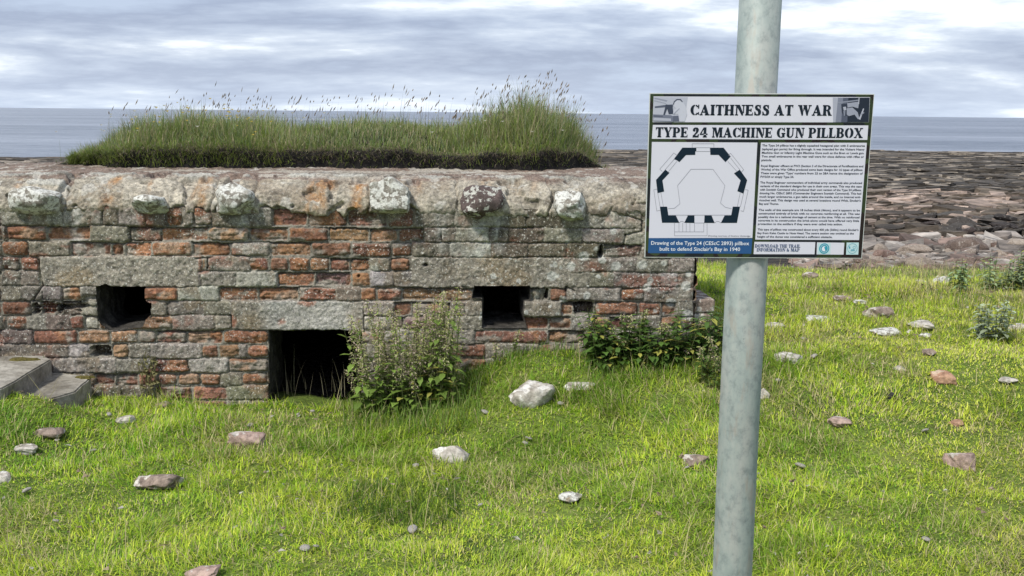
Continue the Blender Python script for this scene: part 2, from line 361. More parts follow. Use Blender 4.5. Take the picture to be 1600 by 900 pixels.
        # broken stone and brick round the left embrasure, cracks
        for (cx, cy, rx, ry, d) in ((100, 480, 45, 3.5, .05), (75, 487, 20, 3, .04), (130, 478, 9, 14, .03), (565 + 100, 414, 3.5, 2.5, .05), (938, 397, 5, 6, .05), (140, 465, 12, 4, .03), (247, 610, 5, 22, .03), (905, 474, 22, 5, .05), (560, 432, 2, 2, .03)):
            cu, cz = px2wall(cx, cy); k = 5.9 / FPX
            qq = ((wu - cu) / (rx * k)) ** 2 + ((wz - cz) / (ry * k)) ** 2
            H = H - d * np.exp(-qq ** 2)
        for a0, y0, a1, y1 in ((885, 448, 897, 455), (885, 455, 885, 448), (975, 335, 1003, 345), (1003, 345, 1003, 360), (1003, 361, 978, 367), (978, 367, 975, 382), (975, 384, 945, 388), (330, 403, 305, 404), (60, 405, 66, 447), (66, 447, 50, 470), (50, 470, 125, 488)):
            p = np.array(px2wall(a0, y0)); q_ = np.array(px2wall(a1, y1)); d = q_ - p; L2 = d @ d
            tt = np.clip(((wu - p[0]) * d[0] + (wz - p[1]) * d[1]) / L2, 0, 1); D = np.hypot(wu - p[0] - tt * d[0], wz - p[1] - tt * d[1])
            H = H - 0.022 * np.exp(-(D / 0.0045) ** 2)
        # big pale lichen discs on the grey right half and stains
        Rn = random.Random(11)
        for _ in range(60):
            cu = Rn.uniform(-0.3, 1.1); cz = Rn.uniform(0.45, 1.0); r_ = Rn.choice((0.008, 0.012, 0.02, 0.03)) * Rn.uniform(.6, 1.1)
            D = np.hypot(wu - cu, wz - cz) + 0.010 * fbm(U * 40, Z * 40, 2, 90)
            C = mixc(C, np.array([0.50, 0.51, 0.48]), sst(r_ * 1.1, r_ * 0.85, D) * 0.75)
        for cx, wpx in ((745, 14), (690, 10), (780, 9), (120, 12), (385, 16)): # run-off streaks of white lichen
            cu = px2wall(cx, 400)[0]; k = wpx * 5.9 / FPX
            C = mixc(C, np.array([0.46, 0.46, 0.43]), np.exp(-((wu - cu) / k) ** 2) * sst(0.75, 0.95, Z) * sst(-0.25, 0.15, fbm(U * 30, Z * 20, 3, 91)) * 0.65)
        C = mixc(C, np.array([0.13, 0.105, 0.08]), sst(0.98, 1.06, Z) * sst(-0.05, 0.1, fbm(U * 5, Z * 8, 3, 95)) * 0.4)
    C = C * (1 + 0.55 * big[..., None]); C = mixc(C, np.array([0.13, 0.15, 0.07]), sst(0.06, 0.2, fbm(U * 6, Z * 6, 4, seed + 70)) * sst(0.35, 0.0, Z) * 0.5)
    return U, Z, H, np.clip(C, 0.01, 0.8), SP
def build_panel(name, rows, u0, u1, step, seed, fr, feat=False):
    U, Z, H, C, SP = wall_panel(rows, u0, u1, step, seed, feat); nu, nz = U.shape
    # turn the last columns round the corners
    P = fr(U, H, Z).reshape(-1, 3)
    F = grid_faces(nu, nz); A = {'col': C.reshape(-1, 3), 'speck': SP.ravel()}
    uc = U.ravel()[F].mean(1); zc = Z.ravel()[F].mean(1)
    objs = []
    if feat:
        keep = np.ones(len(F), bool)
        for P_ in OPENW: keep &= ~inpoly(P_, uc, zc)
        lid = np.zeros(len(F), int)
        for k, (a0, a1, b0, b1) in enumerate(LINT): lid[(uc > a0) & (uc < a1) & (zc > b0) & (zc < b1)] = k + 1
        for k in range(4):
            f = F[keep & (lid == k)]; idx, inv = np.unique(f, return_inverse=True)
            o = np_mesh('wall' if k == 0 else 'lintel', P[idx], inv.reshape(-1, 4), M_MAS, None, {a: b[idx] for a, b in A.items()}, True)
            under(o); objs.append(o)
    else:
        o = np_mesh(name, P, F, M_MAS, None, A, True); under(o); objs.append(o)
    return objs
UL, UR = -3.35, px2wall(1088, 430)[0]
def edge_round(U, H):  # the right-hand arris wraps back
    return H - 0.05 * sst(UR - 0.012, UR, U) - 0.006 * sst(UR - 0.03, UR - 0.01, U)
build_panel('wall', px_rows(), UL, UR, 0.0045, 3, lambda U, H, Z: wall2w(U + 0.012 * fbm(U * 0 + 3, Z * 14, 3, 8) * sst(UR - 0.06, UR, U), edge_round(U, H), Z), True)
# the hexagon's other walls
HEX = [(UL, 0), (UL - 0.25, 1.9), (UL + 0.9, 3.5), (UR - 0.9, 3.5), (UR + 0.22, 1.9), (UR, 0)]
for k in range(5):
    a = np.array(HEX[k]); b = np.array(HEX[k + 1]); 
    A_ = wall2w(a[0], -a[1], 0); B_ = wall2w(b[0], -b[1], 0); L = np.linalg.norm(B_ - A_); t = (A_ - B_) / L; nn = np.array([-t[1], t[0], 0]) * -1
    cen = wall2w((UL + UR) / 2, -1.8, 0)
    if nn @ (A_ - cen) < 0: nn = -nn
    st = 0.008 if k == 4 else 0.02
    build_panel('wall', rand_rows(0, L, 40 + k), 0.0, L, st, 60 + k,
                lambda U, H, Z, B_=B_, t=t, nn=nn: B_ + U[..., None] * t + (H[..., None]) * nn + Z[..., None] * np.array([0, 0, 1.0]))
# reveals of the openings and the dark room behind them
M_DARK = NT('old masonry in painted shade'); _v = M_DARK.obj(); _n = M_DARK.noise(22, 6, 0.65, _v)
M_DARK.bsdf(M_DARK.ramp(_n, [(0.3, (0.03, 0.025, 0.02)), (0.6, (0.12, 0.10, 0.085))]), 0.95, _n, 0.9, 0.03); M_DARK = M_DARK.m  # interior gloom put into the colour: albedo kept very low
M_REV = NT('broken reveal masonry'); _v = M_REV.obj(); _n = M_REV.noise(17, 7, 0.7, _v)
M_REV.bsdf(M_REV.ramp(_n, [(0.3, (0.015, 0.014, 0.012)), (0.5, (0.06, 0.055, 0.048)), (0.7, (0.14, 0.13, 0.115))]), 0.95, _n, 1.0, 0.04); M_REV = M_REV.m  # colour darkened so the openings look shaded inside
for P_ in OPENW:
    pts = []
    n = len(P_)
    for i in range(n):
        p = np.array(P_[i]); q = np.array(P_[(i + 1) % n]); m = max(1, int(np.linalg.norm(q - p) / 0.02))
        for j in range(m): pts.append(p + (q - p) * j / m)
    pts = np.array(pts); nd = 24; n = len(pts); cen = pts.mean(0)
    V = []; 
    for k in range(nd):
        d = -0.002 - k / (nd - 1) * 0.46
        for i, p in enumerate(pts):
            nz = 0.030 * (vn(i * 0.33, d * 22, 5) - 0.3) * sst(0, 0.05, -d); dv = p - cen; dv = dv / (np.linalg.norm(dv) + 1e-6)
            q = p - dv * nz + dv * 0.0035; V.append(wall2w(q[0], d, q[1]))
    F = [(k * n + i, k * n + (i + 1) % n, (k + 1) * n + (i + 1) % n, (k + 1) * n + i) for k in range(nd - 1) for i in range(n)]
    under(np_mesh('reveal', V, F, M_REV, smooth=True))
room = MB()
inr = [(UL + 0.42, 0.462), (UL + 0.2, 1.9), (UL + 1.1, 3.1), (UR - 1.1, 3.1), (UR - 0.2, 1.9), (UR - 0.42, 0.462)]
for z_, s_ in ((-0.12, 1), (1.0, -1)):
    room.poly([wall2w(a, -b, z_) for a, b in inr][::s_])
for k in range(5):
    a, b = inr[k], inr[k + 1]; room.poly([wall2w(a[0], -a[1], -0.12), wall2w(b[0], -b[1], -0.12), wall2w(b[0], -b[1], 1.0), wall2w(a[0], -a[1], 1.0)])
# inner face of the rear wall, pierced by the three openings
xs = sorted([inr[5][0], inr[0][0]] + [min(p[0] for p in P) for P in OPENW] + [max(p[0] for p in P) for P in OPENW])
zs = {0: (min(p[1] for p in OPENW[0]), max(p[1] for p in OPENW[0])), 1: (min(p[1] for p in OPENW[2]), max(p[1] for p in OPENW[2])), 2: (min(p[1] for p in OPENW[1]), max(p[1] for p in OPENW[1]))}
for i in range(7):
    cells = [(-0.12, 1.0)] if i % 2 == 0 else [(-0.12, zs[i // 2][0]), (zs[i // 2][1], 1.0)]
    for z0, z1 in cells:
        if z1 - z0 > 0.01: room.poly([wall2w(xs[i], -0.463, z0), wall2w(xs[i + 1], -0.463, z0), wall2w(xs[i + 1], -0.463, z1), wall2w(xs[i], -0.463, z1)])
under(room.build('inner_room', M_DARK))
# ---- roof slab: bulging cast shoulder, then the sagging top
def roof_top(u, v):
    return 1.241 + 0.021 * sst(0.32, 0.75, v) - 0.024 * np.clip(v - 0.9, 0, None) ** 2 - 0.035 * np.clip(-2.6 - u, 0, None) - 0.02 * sst(0.4, 1.0, u)
def build_roof():
    nu = 760; prof = [(-0.004, 1.045), (0.006, 1.056), (0.006, 1.08), (-0.006, 1.115), (-0.028, 1.15), (-0.066, 1.18), (-0.11, 1.205), (-0.165, 1.225), (-0.235, 1.236), (-0.32, 1.241)]
    prof = np.array(prof); dd = np.r_[0, np.cumsum(np.hypot(*np.diff(prof, axis=0).T))]; ss = np.linspace(0, dd[-1], 100)
    ph = np.interp(ss, dd, prof[:, 0]); pz = np.interp(ss, dd, prof[:, 1])
    for _ in range(6): ph[1:-1] = (ph[:-2] + ph[1:-1] + ph[2:]) / 3; pz[1:-1] = (pz[:-2] + pz[1:-1] + pz[2:]) / 3
    vv = np.r_[np.linspace(0.325, 0.9, 60), np.linspace(0.92, 3.6, 60)]
    t = np.linspace(0, 1, nu); ns = len(ph) + len(vv)
    h = np.r_[ph, -vv]; s = np.r_[ss, ss[-1] + vv - 0.32]
    v = np.clip(-h, 0, 4)
    uL = np.interp(v, [0, 1.9, 3.55], [UL - 0.04, UL - 0.30, UL + 0.9]); uR = np.interp(v, [0, 1.9, 3.55], [UR + 0.03, UR + 0.25, UR - 0.9])
    U = uL[None] * (1 - t[:, None]) + uR[None] * t[:, None]; S = np.broadcast_to(s, U.shape); Hh = np.broadcast_to(h, U.shape).copy(); Zz = np.broadcast_to(np.r_[pz, np.zeros(len(vv))], U.shape).copy()
    top = v[None] > 0.3201; Zz = np.where(top, roof_top(U, np.broadcast_to(v, U.shape)), Zz + (roof_top(U, 0.32 + 0 * U) - 1.241) * sst(0.0, 0.35, S))
    slope = sst(0.5, 0.36, S)
    # pillowed bays between the casting joints
    jo = np.array([px2wall(x, 300)[0] for x in (-160, -90, -20, 95, 160, 205, 268, 330, 396, 478, 522, 572, 642, 716, 792, 862, 922, 990, 1060, 1110)])
    idx = np.clip(np.searchsorted(jo, U.ravel()).reshape(U.shape), 1, len(jo) - 1); a = jo[idx - 1]; b = jo[idx]; q = np.clip((U - a) / (b - a), 0, 1)
    w_ = fbm(U * 9, S * 9, 3, 4)
    pil = np.sqrt(np.clip(4 * q * (1 - q), 0, 1)) * 0.006 * slope + (_h(idx, idx * 0, 3) - 0.5) * 0.010 * slope
    d = pil + 0.02 * fbm(U * 4, S * 5, 4, 71) * slope + 0.012 * fbm(U * 22, S * 22, 4, 72) + 0.012 * fbm(U * 70, S * 70, 3, 73)
    # lower edge broken away unevenly
    lowedge = 0.02 * fbm(U * 5, U * 0, 4, 33) + 0.014 * fbm(U * 25, U * 0 + 3, 3, 34)
    Zz = Zz + lowedge * sst(0.10, 0.0, S)
    # thin flaked plates lying on the shoulder's upper edge
    plate = np.zeros(U.shape)
    for cx, rx, s0, s1 in ((160, 33, .262, .33), (290, 35, .27, .33), (365, 14, .27, .33), (462, 22, .28, .34), (542, 28, .27, .34), (688, 34, .27, .33), (798, 24, .27, .33), (878, 26, .28, .34), (67, 34, .15, .21), (930, 30, .27, .30), (20, 70, .27, .33)):
        cu = px2wall(cx, 280)[0]; k = rx * 6.0 / FPX
        qq = np.hypot((U - cu) / k + 0.3 * w_, (S - (s0 + s1) / 2) / ((s1 - s0) / 2) + 0.8 * fbm(U * 20, S * 20, 2, 79)); plate = np.maximum(plate, sst(1.08, 0.98, qq))
    d = d + 0.010 * plate
    for cx in (98, 330, 862, 716, 572, 396): # irregular cracks
        cu = px2wall(cx, 300)[0]; d = d - 0.02 * np.exp(-((U - cu + 0.06 * fbm(S * 9, U * 0 + cx, 3, 5)) / 0.006) ** 2) * sst(0.30, 0.2, S)
    d = d - 0.02 * np.exp(-((S - 0.235 + 0.06 * fbm(U * 3, S * 0, 3, 50)) / 0.004) ** 2) * sst(0.02, 0.12, fbm(U * 1.7, S * 0, 2, 51))
    d = d - 0.03 * sst(0.12, 0.16, fbm(U * 9, S * 9, 3, 58)) * slope
    # colours
    C = np.zeros(U.shape + (3,)); C[:] = (0.335, 0.305, 0.25)
    C = C * (1 + 0.9 * fbm(U * 12, S * 12, 4, 80)[..., None] + 1.1 * fbm(U * 60, S * 60, 3, 81)[..., None])
    C = mixc(C, np.array([0.26, 0.22, 0.17]), sst(0.0, 0.12, fbm(U * 5, S * 4, 4, 82)) * 0.8)
    for cx, wpx, st, s0, s1 in ((168, 9, .9, .03, .3), (232, 6, .6, .12, .3), (315, 8, .8, .03, .3), (300, 5, .5, .1, .3), (355, 8, .3, .1, .3), (492, 12, 1.0, .0, .3), (506, 10, .8, .05, .28), (562, 11, 1.0, .0, .3), (760, 8, .5, .15, .3), (652, 6, .35, .1, .3), (20, 6, .5, .1, .3), (835, 6, .3, .1, .3)):
        cu = px2wall(cx, 300)[0]; k = wpx * 6.0 / FPX
        g = np.exp(-((U - cu - (S - .15) * 0.12 + 0.035 * fbm(S * 8, U * 7 + cx, 3, 6)) / k) ** 2) * sst(s0 - .05, s0 + .05, S) * sst(s1 + .05, s1 - .03, S) * sst(-0.25, 0.1, fbm(U * 22, S * 14, 3, 83))
        C = mixc(C, np.array([0.36, 0.20, 0.09]) , np.clip(1.2 * g, 0, 1) * st * (0.75 + 1.2 * fbm(U * 50, S * 50, 3, 183)))
        C = mixc(C, np.array([0.15, 0.075, 0.04]), g * st * sst(0.08, 0.2, fbm(U * 14, S * 10, 3, 84)))
    tp = sst(0.235, 0.30, S + 0.02 + 0.09 * fbm(U * 4, S * 6, 4, 85) * 2)
    C = mixc(C, np.array([0.175, 0.128, 0.105]) * (1 + 0.6 * fbm(U * 8, S * 8, 4, 86)[..., None]), tp * 0.93)
    C = mixc(C, np.array([0.36, 0.33, 0.28]), tp * (sst(0.05, 0.2, fbm(U * 2.5, S * 7, 4, 87)) * 0.8))
    C = mixc(C, np.array([0.36, 0.355, 0.32]), plate * 0.85)
    C = mixc(C, np.array([0.10, 0.085, 0.07]), sst(0.10, 0.22, fbm(U * 3, S * 9, 4, 88)) * 0.6)
    C = mixc(C, np.array([0.45, 0.44, 0.40]), sst(0.14, 0.2, fbm(U * 16, S * 16, 3, 89)) * 0.6)
    # outward displacement along the profile normal
    dh = np.gradient(h); dz = np.gradient(np.where(v > .3201, 1.241, np.r_[pz, np.zeros(len(vv))])); ln = np.hypot(dh, dz) + 1e-9; nh = dz / ln; nz = -dh / ln
    P = wall2w(U, Hh + d * nh[None], Zz + d * nz[None]).reshape(-1, 3)
    F = grid_faces(nu, ns)
    o = under(np_mesh('roof', P, F, M_MAS, None, {'col': np.clip(C, .01, .8).reshape(-1, 3), 'speck': np.full(U.size, 0.35)}, True))
    # fascia under the far edges
    m = MB(); G = P.reshape(nu, ns, 3)
    for e in (G[0], G[-1], G[:, -1]):
        for i in range(0, len(e) - 1, 2):
            a = e[i]; b = e[min(i + 2, len(e) - 1)]; m.poly([a, b, (b[0], b[1], 1.0), (a[0], a[1], 1.0)])
    return o, m
roof, fas = build_roof(); under(fas.build('roof_edge', M_REV))
# ---- stones cast into the shoulder
def rock_mesh(name, sx, sy, sz, seed, planes=10, rough=0.06, sub=4, box=0.0):
    bm = bmesh.new(); bmesh.ops.create_icosphere(bm, subdivisions=sub, radius=1.0)
    P = np.array([v.co[:] for v in bm.verts]); R = np.random.RandomState(seed)
    if box:
        m = np.abs(P).max(1, keepdims=True); P = P * (1 - box) + box * P / m * 0.86
    for _ in range(planes):
        n = R.normal(size=3); n /= np.linalg.norm(n); d = R.uniform(0.62, 0.9); e = np.clip(P @ n - d, 0, None); P = P - e[:, None] * n * 0.93
    nn = P / (np.linalg.norm(P, axis=1, keepdims=True) + 1e-9)
    k = 2.2
    f = fbm(P[:, 0] * k + P[:, 2] * 1.7 + seed, P[:, 1] * k - P[:, 2] * 2.1, 4, seed) * 2.4 + 0.5 * fbm(P[:, 0] * 7 + P[:, 2] * 5, P[:, 1] * 7 + P[:, 2] * 6, 3, seed + 2)
    P = P + nn * (f * rough)[:, None]; P = P * np.array([sx, sy, sz])
    for v, p in zip(bm.verts, P): v.co = p
    me = bpy.data.meshes.new(name); bm.to_mesh(me); bm.free()
    for p in me.polygons: p.use_smooth = True
    if sub >= 4:
        try: me.set_sharp_from_angle(angle=rad(42))
        except Exception: pass
    return me
M_STL = m_rock('lichened pale stone', (0.33, 0.32, 0.28), (0.17, 0.15, 0.125), (0.56, 0.56, 0.52), 0.8, False, 1.9)
M_STP = m_rock('purple sandstone', (0.115, 0.085, 0.08), (0.07, 0.055, 0.05), (0.45, 0.45, 0.41), 0.5, False, 1.9)
M_STW = m_rock('white quartzite', (0.50, 0.47, 0.42), (0.27, 0.24, 0.20), (0.60, 0.58, 0.54), 0.5)
M_STB = m_rock('brown stone', (0.28, 0.22, 0.18), (0.17, 0.13, 0.11), (0.5, 0.47, 0.42), 0.5)
for i, (x0, x1, y0, y1, mat, box, lab) in enumerate(((12, 93, 294, 334, M_STL, .35, 'flat oval stone blotched with white lichen, farthest left in the concrete'), (206, 266, 306, 334, M_STL, .1, 'thin flat rounded stone between two rust streaks'),
        (330, 395, 284, 335, M_STL, .4, 'tall pale two humped stone'), (577, 641, 275, 337, M_STL, .85, 'square block of mottled stone'), (722, 786, 289, 341, M_STP, .3, 'purple brown pointed stone'), (865, 917, 299, 345, M_STL, .7, 'small squarish pale stone nearest the sign'))):
    u0, za = px2wall(x0, y1, .06); u1, zb = px2wall(x1, y0, .03); rx = (u1 - u0) / 2; rz = (zb - za) / 2
    o = bpy.data.objects.new('embedded_stone', rock_mesh('embedded_stone', rx * 1.10, 0.10, rz * 1.10, 200 + i, 7, 0.10, 4, box)); COL.objects.link(o); o.data.materials.append(mat)
    c = wall2w((u0 + u1) / 2, 0.015, (za + zb) / 2); o.location = c; o.rotation_euler = (rad(-18), 0, TH); under(o); o['label'] = lab
# masonry stub beyond the corner
st = MB(); R_ = random.Random(4)
for k, (ya, yb, xe) in enumerate(((470, 492, 1121), (492, 514, 1118))):
    pr = [px2wall(1086, ya)[0], px2wall(xe, ya)[0]]; z1 = px2wall(1100, ya)[1]; z0 = px2wall(1100, yb)[1] + 0.004
    b = [wall2w(pr[0] - .02, -.03, z0), wall2w(pr[1], -.05, z0), wall2w(pr[1] - .01, -.40, z0), wall2w(pr[0] - .02, -.40, z0)]
    st.prism(b, [(p[0], p[1], z1) for p in b])
bm_ = under(st.build('wall_stub', M_STB))
bv = bm_.modifiers.new('b', 'BEVEL'); bv.width = 0.012; bv.segments = 2
# ------------------------------------------------------------------ blades of grass
def blades(P, L, Wd, az, lean, curl, col, segs=3, up_axis=None, tipw=0.0):
    n = len(P); L = np.broadcast_to(L, n); Wd = np.broadcast_to(Wd, n)
    dirx = np.stack([np.cos(az), np.sin(az), 0 * az], 1); side = np.stack([-np.sin(az), np.cos(az), 0 * az], 1)
    nv = 2 * segs + 1; V = np.zeros((n, nv, 3)); p = np.array(P, float); 
    for k in range(segs + 1):
        w = Wd * (1 - (k / segs) ** 1.6) * 0.5
        if k < segs:
            V[:, 2 * k] = p - side * w[:, None]; V[:, 2 * k + 1] = p + side * w[:, None]
            an = lean + curl * (k / segs) ** 1.1
            p = p + (dirx * np.sin(an)[:, None] + np.array([0, 0, 1.0]) * np.cos(an)[:, None]) * (L / segs)[:, None]
        else: V[:, 2 * k] = p
    T = []
    for k in range(segs - 1): T += [(2 * k, 2 * k + 1, 2 * k + 3), (2 * k, 2 * k + 3, 2 * k + 2)]
    T.append((2 * segs - 2, 2 * segs - 1, 2 * segs))
    F = (np.arange(n)[:, None, None] * nv + np.array(T)[None]).reshape(-1, 3)
    C = np.repeat(col[:, None], nv, 1)
    return V.reshape(-1, 3), F, C.reshape(-1, 3), p
def joinm(parts):
    V = []; F = []; C = []; o = 0
    for v, f, c in parts: V.append(v); F.append(f + o); C.append(c); o += len(v)
    return np.concatenate(V), np.concatenate(F), np.concatenate(C)
# ------------------------------------------------------------------ turf on the roof
RS = np.random.RandomState(7)
def mound_edge(u): # depth of the front edge of the turf behind the wall face
    return 0.60 + 0.10 * fbm(u * 1.6, u * 0, 3, 12) * 2 + 0.05 * fbm(u * 11, u * 0 + 2, 4, 13) * 2 + 0.35 * sst(0.15, 0.62, u) ** 2 + 0.25 * sst(-2.3, -2.85, u)
MUL, MUR = -2.86, 0.66
def mound_h(u, v):
    fr = v - mound_edge(u); back = 2.75 - v
    f1 = sst(0.0, 0.03, fr); e = np.minimum(sst(MUL, MUL + 0.75, u) ** 0.8, sst(MUR, MUR - 0.22, u))
    cut = 0.105 + 0.07 * fbm(u * 3.5, u * 0 + 9, 4, 15)
    h = cut * f1 * np.maximum(e, 0) ** 0.8 + 0.04 * sst(0.0, 0.75, fr) * e
    h = h + 0.075 * np.exp(-((u + 0.75) / 0.75) ** 2) * sst(0.0, 0.5, fr) + 0.10 * np.exp(-((u - 0.20) / 0.30) ** 2) * sst(0.0, 0.45, fr) + 0.045 * np.exp(-((u + 2.0) / 0.5) ** 2) * sst(0.0, 0.5, fr)
    h = h + 0.06 * fbm(u * 2.5, v * 2.5, 3, 17) * f1 * e
    return h * sst(0.0, 0.8, back)
def build_turf():
    root = tag(empty('turf_mound', tuple(wall2w(-1.1, -1.5, 1.25)), 0), 'long mound of dark soil and tall wild grass on the pillbox roof', 'turf', kind='thing')
    bpy.context.view_layer.update(); inv = root.matrix_world.inverted()
    u = np.linspace(MUL - 0.02, MUR + 0.02, 560); v = np.r_[np.linspace(0.45, 1.15, 130), np.linspace(1.17, 2.8, 50)]
    U, V_ = np.meshgrid(u, v, indexing='ij'); h = mound_h(U, V_)
    Z = roof_top(U, V_) + h - 0.012 + 0.012 * fbm(U * 30, V_ * 30, 3, 19) * (h > 0.01)
    sh = (0.03 * fbm(U * 9, Z * 40, 4, 20) * 2 + 0.02) * sst(0, .05, h)
    P = wall2w(U, -V_ - sh * 0.6, Z).reshape(-1, 3)
    t = NT('dark peaty soil'); ob = t.obj(); n = t.noise(38, 6, 0.7, ob)
    t.bsdf(t.ramp(n, [(0.35, (0.010, 0.0095, 0.010)), (0.62, (0.032, 0.029, 0.027)), (0.8, (0.10, 0.085, 0.07))]), 1.0, n, 1.0, 0.03)
    o = np_mesh('soil', P, grid_faces(len(u), len(v)), t.m, root, None, True); o.matrix_parent_inverse = inv
    # grass
    N = 62000; uu = RS.uniform(MUL, MUR, N); vv = 0.5 + 2.2 * RS.uniform(0, 1, N) ** 1.5
    hh = mound_h(uu, vv); k = (hh > 0.035) & ((vv - mound_edge(uu) > 0.045) | (RS.rand(N) < 0.12 + 0.9 * sst(-2.1, -2.5, uu) + sst(.45, .6, uu))); uu, vv, hh = uu[k], vv[k], hh[k]; N = len(uu)
    z = roof_top(uu, vv) + hh - 0.015; fr = vv - mound_edge(uu)
    P = wall2w(uu, -vv, z); tall = 0.85 + 1.0 * fbm(uu * 1.3, vv * 1.3, 3, 31) * 2 + 0.8 * fbm(uu * 7, vv * 7, 2, 32) * 2; frl = sst(0.18, 0.0, fr)[:, None]
    L = RS.uniform(0.05, 0.15, N) * np.clip(tall, 0.45, 1.6) * (0.6 + 0.55 * sst(0.0, 0.35, fr)) * (0.55 + 0.45 * sst(MUL, MUL + 0.8, uu)) * (1 + 0.55 * np.exp(-((uu - 0.27) / 0.33) ** 2))
    az = RS.uniform(0, 2 * math.pi, N); front = fr < 0.10
    az = np.where(front & (RS.rand(N) < 0.6), -math.pi / 2 + RS.normal(0, 0.7, N), az)
    az = np.where((uu > 0.35) & (RS.rand(N) < 0.5), RS.normal(-0.4, 0.6, N), az); az = np.where((uu < -2.5) & (RS.rand(N) < 0.5), RS.normal(math.pi + .5, 0.6, N), az)
    lean = RS.uniform(0.02, 0.75, N) + front * 0.15; curl = RS.uniform(0.1, 1.1, N) + front * 0.6
    g = fbm(uu * 2.2, vv * 2.2, 3, 33) + RS.normal(0, 0.12, N)
    c = mixc(np.array([0.13, 0.19, 0.045]), np.array([0.25, 0.32, 0.08]), np.clip(0.5 + g * 1.6, 0, 1)); 
    c = c * (1 + 0.35 * frl); dry = RS.rand(N) < 0.34; c[dry] = np.array([0.42, 0.37, 0.22]) * RS.uniform(0.7, 1.15, (dry.sum(), 1))
    bl = RS.rand(N) < 0.15; c[bl] = np.array([0.2, 0.26, 0.14]) * RS.uniform(0.8, 1.2, (bl.sum(), 1))
    parts = [blades(P, L, RS.uniform(0.0026, 0.0055, N), az, lean, curl, c)[:3]]
    # roots and dead blades hanging over the cut soil face
    n = 4200; uu = RS.uniform(MUL + 0.1, MUR - 0.05, n); e = mound_edge(uu); dd = RS.uniform(0, 0.1, n) * RS.rand(n); vv = e + 0.02 - 0.02 * RS.rand(n)
    P = wall2w(uu, -vv, roof_top(uu, vv) + mound_h(uu, e + 0.05) + 0.004 - dd); c = mixc(np.array([0.10, 0.085, 0.065]), np.array([0.40, 0.33, 0.24]), RS.rand(n)); gg = RS.rand(n) < 0.15 + 0.6 * (uu < -2.3); c[gg] = (0.12, 0.15, 0.05)
    parts.append(blades(P, RS.uniform(0.015, 0.075, n), RS.uniform(0.0016, 0.0032, n), -math.pi / 2 + RS.normal(0, 0.9, n), RS.uniform(0.8, 1.6, n), RS.uniform(0.6, 1.5, n), c)[:3])
    n = 2000; uu = MUL + 0.2 + 1.3 * RS.rand(n) ** 1.9; uu = np.where(RS.rand(n) < .25, RS.uniform(-2.2, MUR, n), uu); e = mound_edge(uu); P = wall2w(uu, -(e + 0.02 * RS.rand(n)), roof_top(uu, e) + mound_h(uu, e + 0.05) * RS.rand(n))
    c = mixc(np.array([0.14, 0.20, 0.045]), np.array([0.30, 0.36, 0.09]), RS.rand(n)); parts.append(blades(P, RS.uniform(0.03, 0.085, n), RS.uniform(0.002, 0.0045, n), -math.pi / 2 + RS.normal(0, 0.9, n), RS.uniform(0.3, 1.3, n), RS.uniform(0.4, 1.6, n), c)[:3])
    V, F, C = joinm(parts); o = np_mesh('tall_grass', V, F, M_LEAF, root, {'col': C}); o.matrix_parent_inverse = inv; o['kind'] = 'stuff'
    # flowering stems with seed heads
    n = 420; r = RS.rand(n); uu = np.where(r < 0.42, RS.normal(0.18, 0.36, n), RS.uniform(-2.5, 0.55, n)); uu = np.clip(uu, -2.6, 0.62); vv = mound_edge(uu) + RS.uniform(0.1, 1.4, n)
    P = wall2w(uu, -vv, roof_top(uu, vv) + mound_h(uu, vv)); L = RS.uniform(0.11, 0.30, n) * (0.85 + 0.35 * np.exp(-((uu - 0.2) / 0.4) ** 2)); L[::17] *= 1.2
    az = RS.uniform(-1.2, 1.2, n); lean = RS.uniform(0, 0.22, n); curl = RS.uniform(0, 0.35, n); c = mixc(np.array([0.20, 0.20, 0.10]), np.array([0.33, 0.28, 0.19]), RS.rand(n))
    v, f, cc, tip = blades(P, L, 0.0034, az, lean, curl, c, 4); parts = [(v, f, cc)]
    hv = []; hf = []; hc = []; o_ = 0
    for i in range(n):
        l = RS.uniform(0.018, 0.05); w = RS.uniform(0.0022, 0.0045); a = np.array([math.sin(lean[i] + curl[i] + .2) * math.cos(az[i]), math.sin(lean[i] + curl[i] + .2) * math.sin(az[i]), math.cos(lean[i] + curl[i])])
        b = tip[i]; s1 = np.cross(a, [0, 1, 0]); s1 /= np.linalg.norm(s1); s2 = np.cross(a, s1); m = b + a * l * 0.45
        hv += [b, m + s1 * w, m + s2 * w, m - s1 * w, m - s2 * w, b + a * l]
        hf += [(o_, o_ + 1, o_ + 2), (o_, o_ + 2, o_ + 3), (o_, o_ + 3, o_ + 4), (o_, o_ + 4, o_ + 1), (o_ + 5, o_ + 2, o_ + 1), (o_ + 5, o_ + 3, o_ + 2), (o_ + 5, o_ + 4, o_ + 3), (o_ + 5, o_ + 1, o_ + 4)]
        hc += [np.array((0.30, 0.24, 0.18)) * RS.uniform(0.5, 1.4)] * 6; o_ += 6
    parts.append((np.array(hv), np.array(hf), np.array(hc)))
    V, F, C = joinm(parts); o = np_mesh('seed_heads', V, F, M_LEAF, root, {'col': C}); o.matrix_parent_inverse = inv; o['kind'] = 'stuff'
    # yellow and white flowers
    hv = []; hf = []; hc = []; o_ = 0; sv = []
    spots = [(px2wall(RS.uniform(200, 420), 200)[0], (0.62, 0.48, 0.10)) for _ in range(46)] + [(RS.uniform(-2.6, 0.5), (0.62, 0.60, 0.50)) for _ in range(60)]
